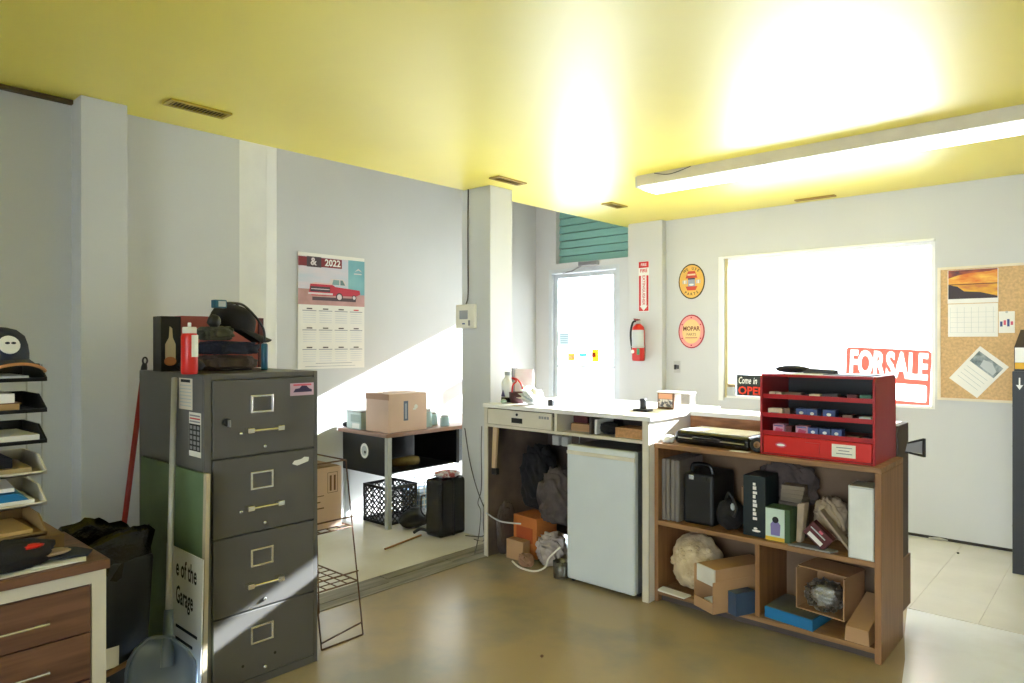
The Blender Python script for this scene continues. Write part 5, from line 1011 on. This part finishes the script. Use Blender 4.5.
def sky(name, c_, c2, s_): return mat(name, c_, .5, c2=c2, scale=s_, stretch=(1, 1, 3), detail=6)
BPn.rect(MB(), -.996, -.702, 1.865, 1.968, .0048).build('sunset_sky', sky('sunset sky', (222, 120, 40), (250, 206, 90), 9), sc1); BPn.poly(MB(), [(-.996,1.968),(-.996,1.91),(-.94,1.93),(-.86,1.945),(-.75,1.95),(-.702,1.962),(-.702,1.968)], .0055).build('cloud', sky('sunset cloud', (74, 40, 52), (190, 90, 50), 14), sc1)
BPn.rect(MB(), -.996, -.702, 1.762, 1.865, .0048).build('sunset_water', sky('sunset water', (240, 186, 50), (196, 110, 60), 10), sc1); BPn.poly(MB(), [(-.996,1.762),(-.996,1.865),(-.94,1.85),(-.90,1.815),(-.80,1.805),(-.702,1.775),(-.702,1.762)], .0055).build('shore', mat('shore dark', (54, 40, 48), .5), sc1); BPn.rect(MB(), -.996, -.702, 1.861, 1.868, .006).build('horizon', mat('horizon', (120, 60, 30), .5), sc1)
for k in range(5): BPn.rect(MB(), -.985, -.715, 1.52+.036*k, 1.5215+.036*k, .0042).build('grid_line', lgrey_m, sc1)
for k in range(7): BPn.rect(MB(), -.985+.043*k, -.9835+.043*k, 1.52, 1.70, .0042).build('grid_line', lgrey_m, sc1)
n1 = thing('drawing_sheet', 'small white note with colourful marks beside the sunset calendar', 'note', (-.65, YF-.016, 1.52))
BPn.rect(MB(), -.696, -.605, 1.515, 1.665, .0006, .001).build('sheet', paper_m, n1)
for k, m_ in enumerate((bluep_m, pink_m, bluep_m, pink_m)): BPn.rect(MB(), -.688+.02*k, -.674+.02*k, 1.56+.01*(k % 2), 1.595+.008*(k % 3), .002).build('mark', m_, n1)
MB().lathe((-.65, YF-.0155, 1.66), [(.006,0),(.008,.006)], 10, Matrix.Rotation(R(90), 3, 'X')).build('pin', steel_m, n1)
n2 = thing('tilted_flyer', 'white flyer with a grey photo pinned at an angle on the bulletin board', 'flyer', (-.82, YF-.016, 1.05))
P4 = [(-.804,1.424),(-.992,1.192),(-.822,1.056),(-.637,1.28)]; BPn.poly(MB(), P4, .0006, .0012).build('sheet', paper_m, n2)
o_ = Vector(P4[0]); ux_ = (Vector(P4[3])-o_); vx_ = (Vector(P4[1])-o_); FQ = lambda u, v: tuple(o_+ux_*u+vx_*v)
BPn.poly(MB(), [FQ(.08,.10),FQ(.92,.10),FQ(.92,.40),FQ(.08,.40)], .0022).build('photo', mat('photo grey', (90, 104, 108), .5, c2=(176, 186, 190), scale=24), n2); BPn.poly(MB(), [FQ(.35,.20),FQ(.6,.15),FQ(.85,.25),FQ(.85,.36),FQ(.4,.36)], .0029).build('photo_car', lgrey_m, n2)
for k in range(4): BPn.poly(MB(), [FQ(.12,.52+.1*k),FQ(.85,.52+.1*k),FQ(.85,.53+.1*k),FQ(.12,.53+.1*k)], .0022).build('print_line', lgrey_m, n2)
# black display rack at the right edge
dr_ = thing('display_rack', 'black metal display rack at the right edge of the photo', 'display rack', (-.2, 5.45, 0))
y0, y1, x0, x1, zt = 5.30, 5.68, -.562, .25, 1.265
for (x, y) in ((x0, y0), (x0, y1-.03), (x1-.06, y0), (x1-.06, y1-.03)): B(x, x+.06, y, y+.03, .006, zt).build('upright', blackm_m, dr_, bevel=.003)
for z_ in (.05, .32, .60, .88, 1.13): B(x0+.06, x1-.06, y0+.01, y1-.01, z_, z_+.02).build('shelf', blackm_m, dr_); 
B(x0, x1, y0-.004, y0-.0005, 1.11, zt).build('header', blackm_m, dr_); B(x0, x1, y0, y1, zt, zt+.004).build('top', blackm_m, dr_)
for z_ in (1.05, .80, .55, .30): MB().lathe((x0-.0005, y0+.015, z_), [(.006,0),(.006,.004)], 8, Matrix.Rotation(R(-90), 3, 'Y')).build('rivet', steel_m, dr_)
HP = PL((x0, y0-.004, 1.11), UX, UZ)
HP.poly(MB(), [(.033,.12),(.041,.12),(.041,.075),(.055,.075),(.037,.045),(.019,.075),(.033,.075)], .001).build('arrow', white_m, dr_)
B(-.49, -.42, 5.33, 5.42, .9005, 1.02).build('brown_bottle_pack', maroon_m, bevel=.004, label='dark red pack inside the black display rack', cat='pack'); B(-.49, -.40, 5.33, 5.42, .0705, .20).build('green_pack', mat('olive pack', (110, 120, 100), .5), bevel=.004, label='greenish pack low in the black display rack', cat='pack')
cbn = thing('oil_carton', 'black carton with white panel and yellow band on the display rack', 'carton', (-.45, 5.45, 1.2695))
MB().box(-.555, -.30, 5.32, 5.58, 1.2695, 1.42).build('body', black_m, cbn); MB().hexa([(-.555,5.32,1.4205),(-.30,5.32,1.4205),(-.30,5.58,1.4205),(-.555,5.58,1.4205)], [(-.53,5.40,1.53),(-.32,5.40,1.53),(-.32,5.50,1.53),(-.53,5.50,1.53)]).build('gable', mat('brown black', (66, 54, 46), .5), cbn)
CPn = PL((-.555, 5.32, 1.2695), UX, UZ); CPn.rect(MB(), .004, .25, .055, .148).build('white_panel', white_m, cbn); CPn.rect(MB(), .004, .25, .014, .054).build('yellow_band', mat('gold band', (226, 172, 30), .5), cbn); CPn.disc(MB(), .085, .10, .022, .0016).build('mark', ink_m, cbn)
# debris
MB().tube([(-1.12,5.83,.012),(-1.05,5.835,.016),(-1.0,5.838,.012)], [.004,.009,.004], 6).build('foil_scrap', steel_m, label='scrap of foil at the foot of the window wall', cat='scrap')
MB().blob(tuple(atz(958, 553, .011)), (.008, .008, .006), 95, .3, 3, 2).build('pebble', ink_m, label='tiny dark crumb on the tiles by the window wall', cat='crumb')
p = atz(542, 656, .006); MB().blob(tuple(p), (.008, .008, .006), 96, .3, 3, 2).build('pebble', brown_m, label='tiny brown crumb in the middle of the concrete floor', cat='crumb')
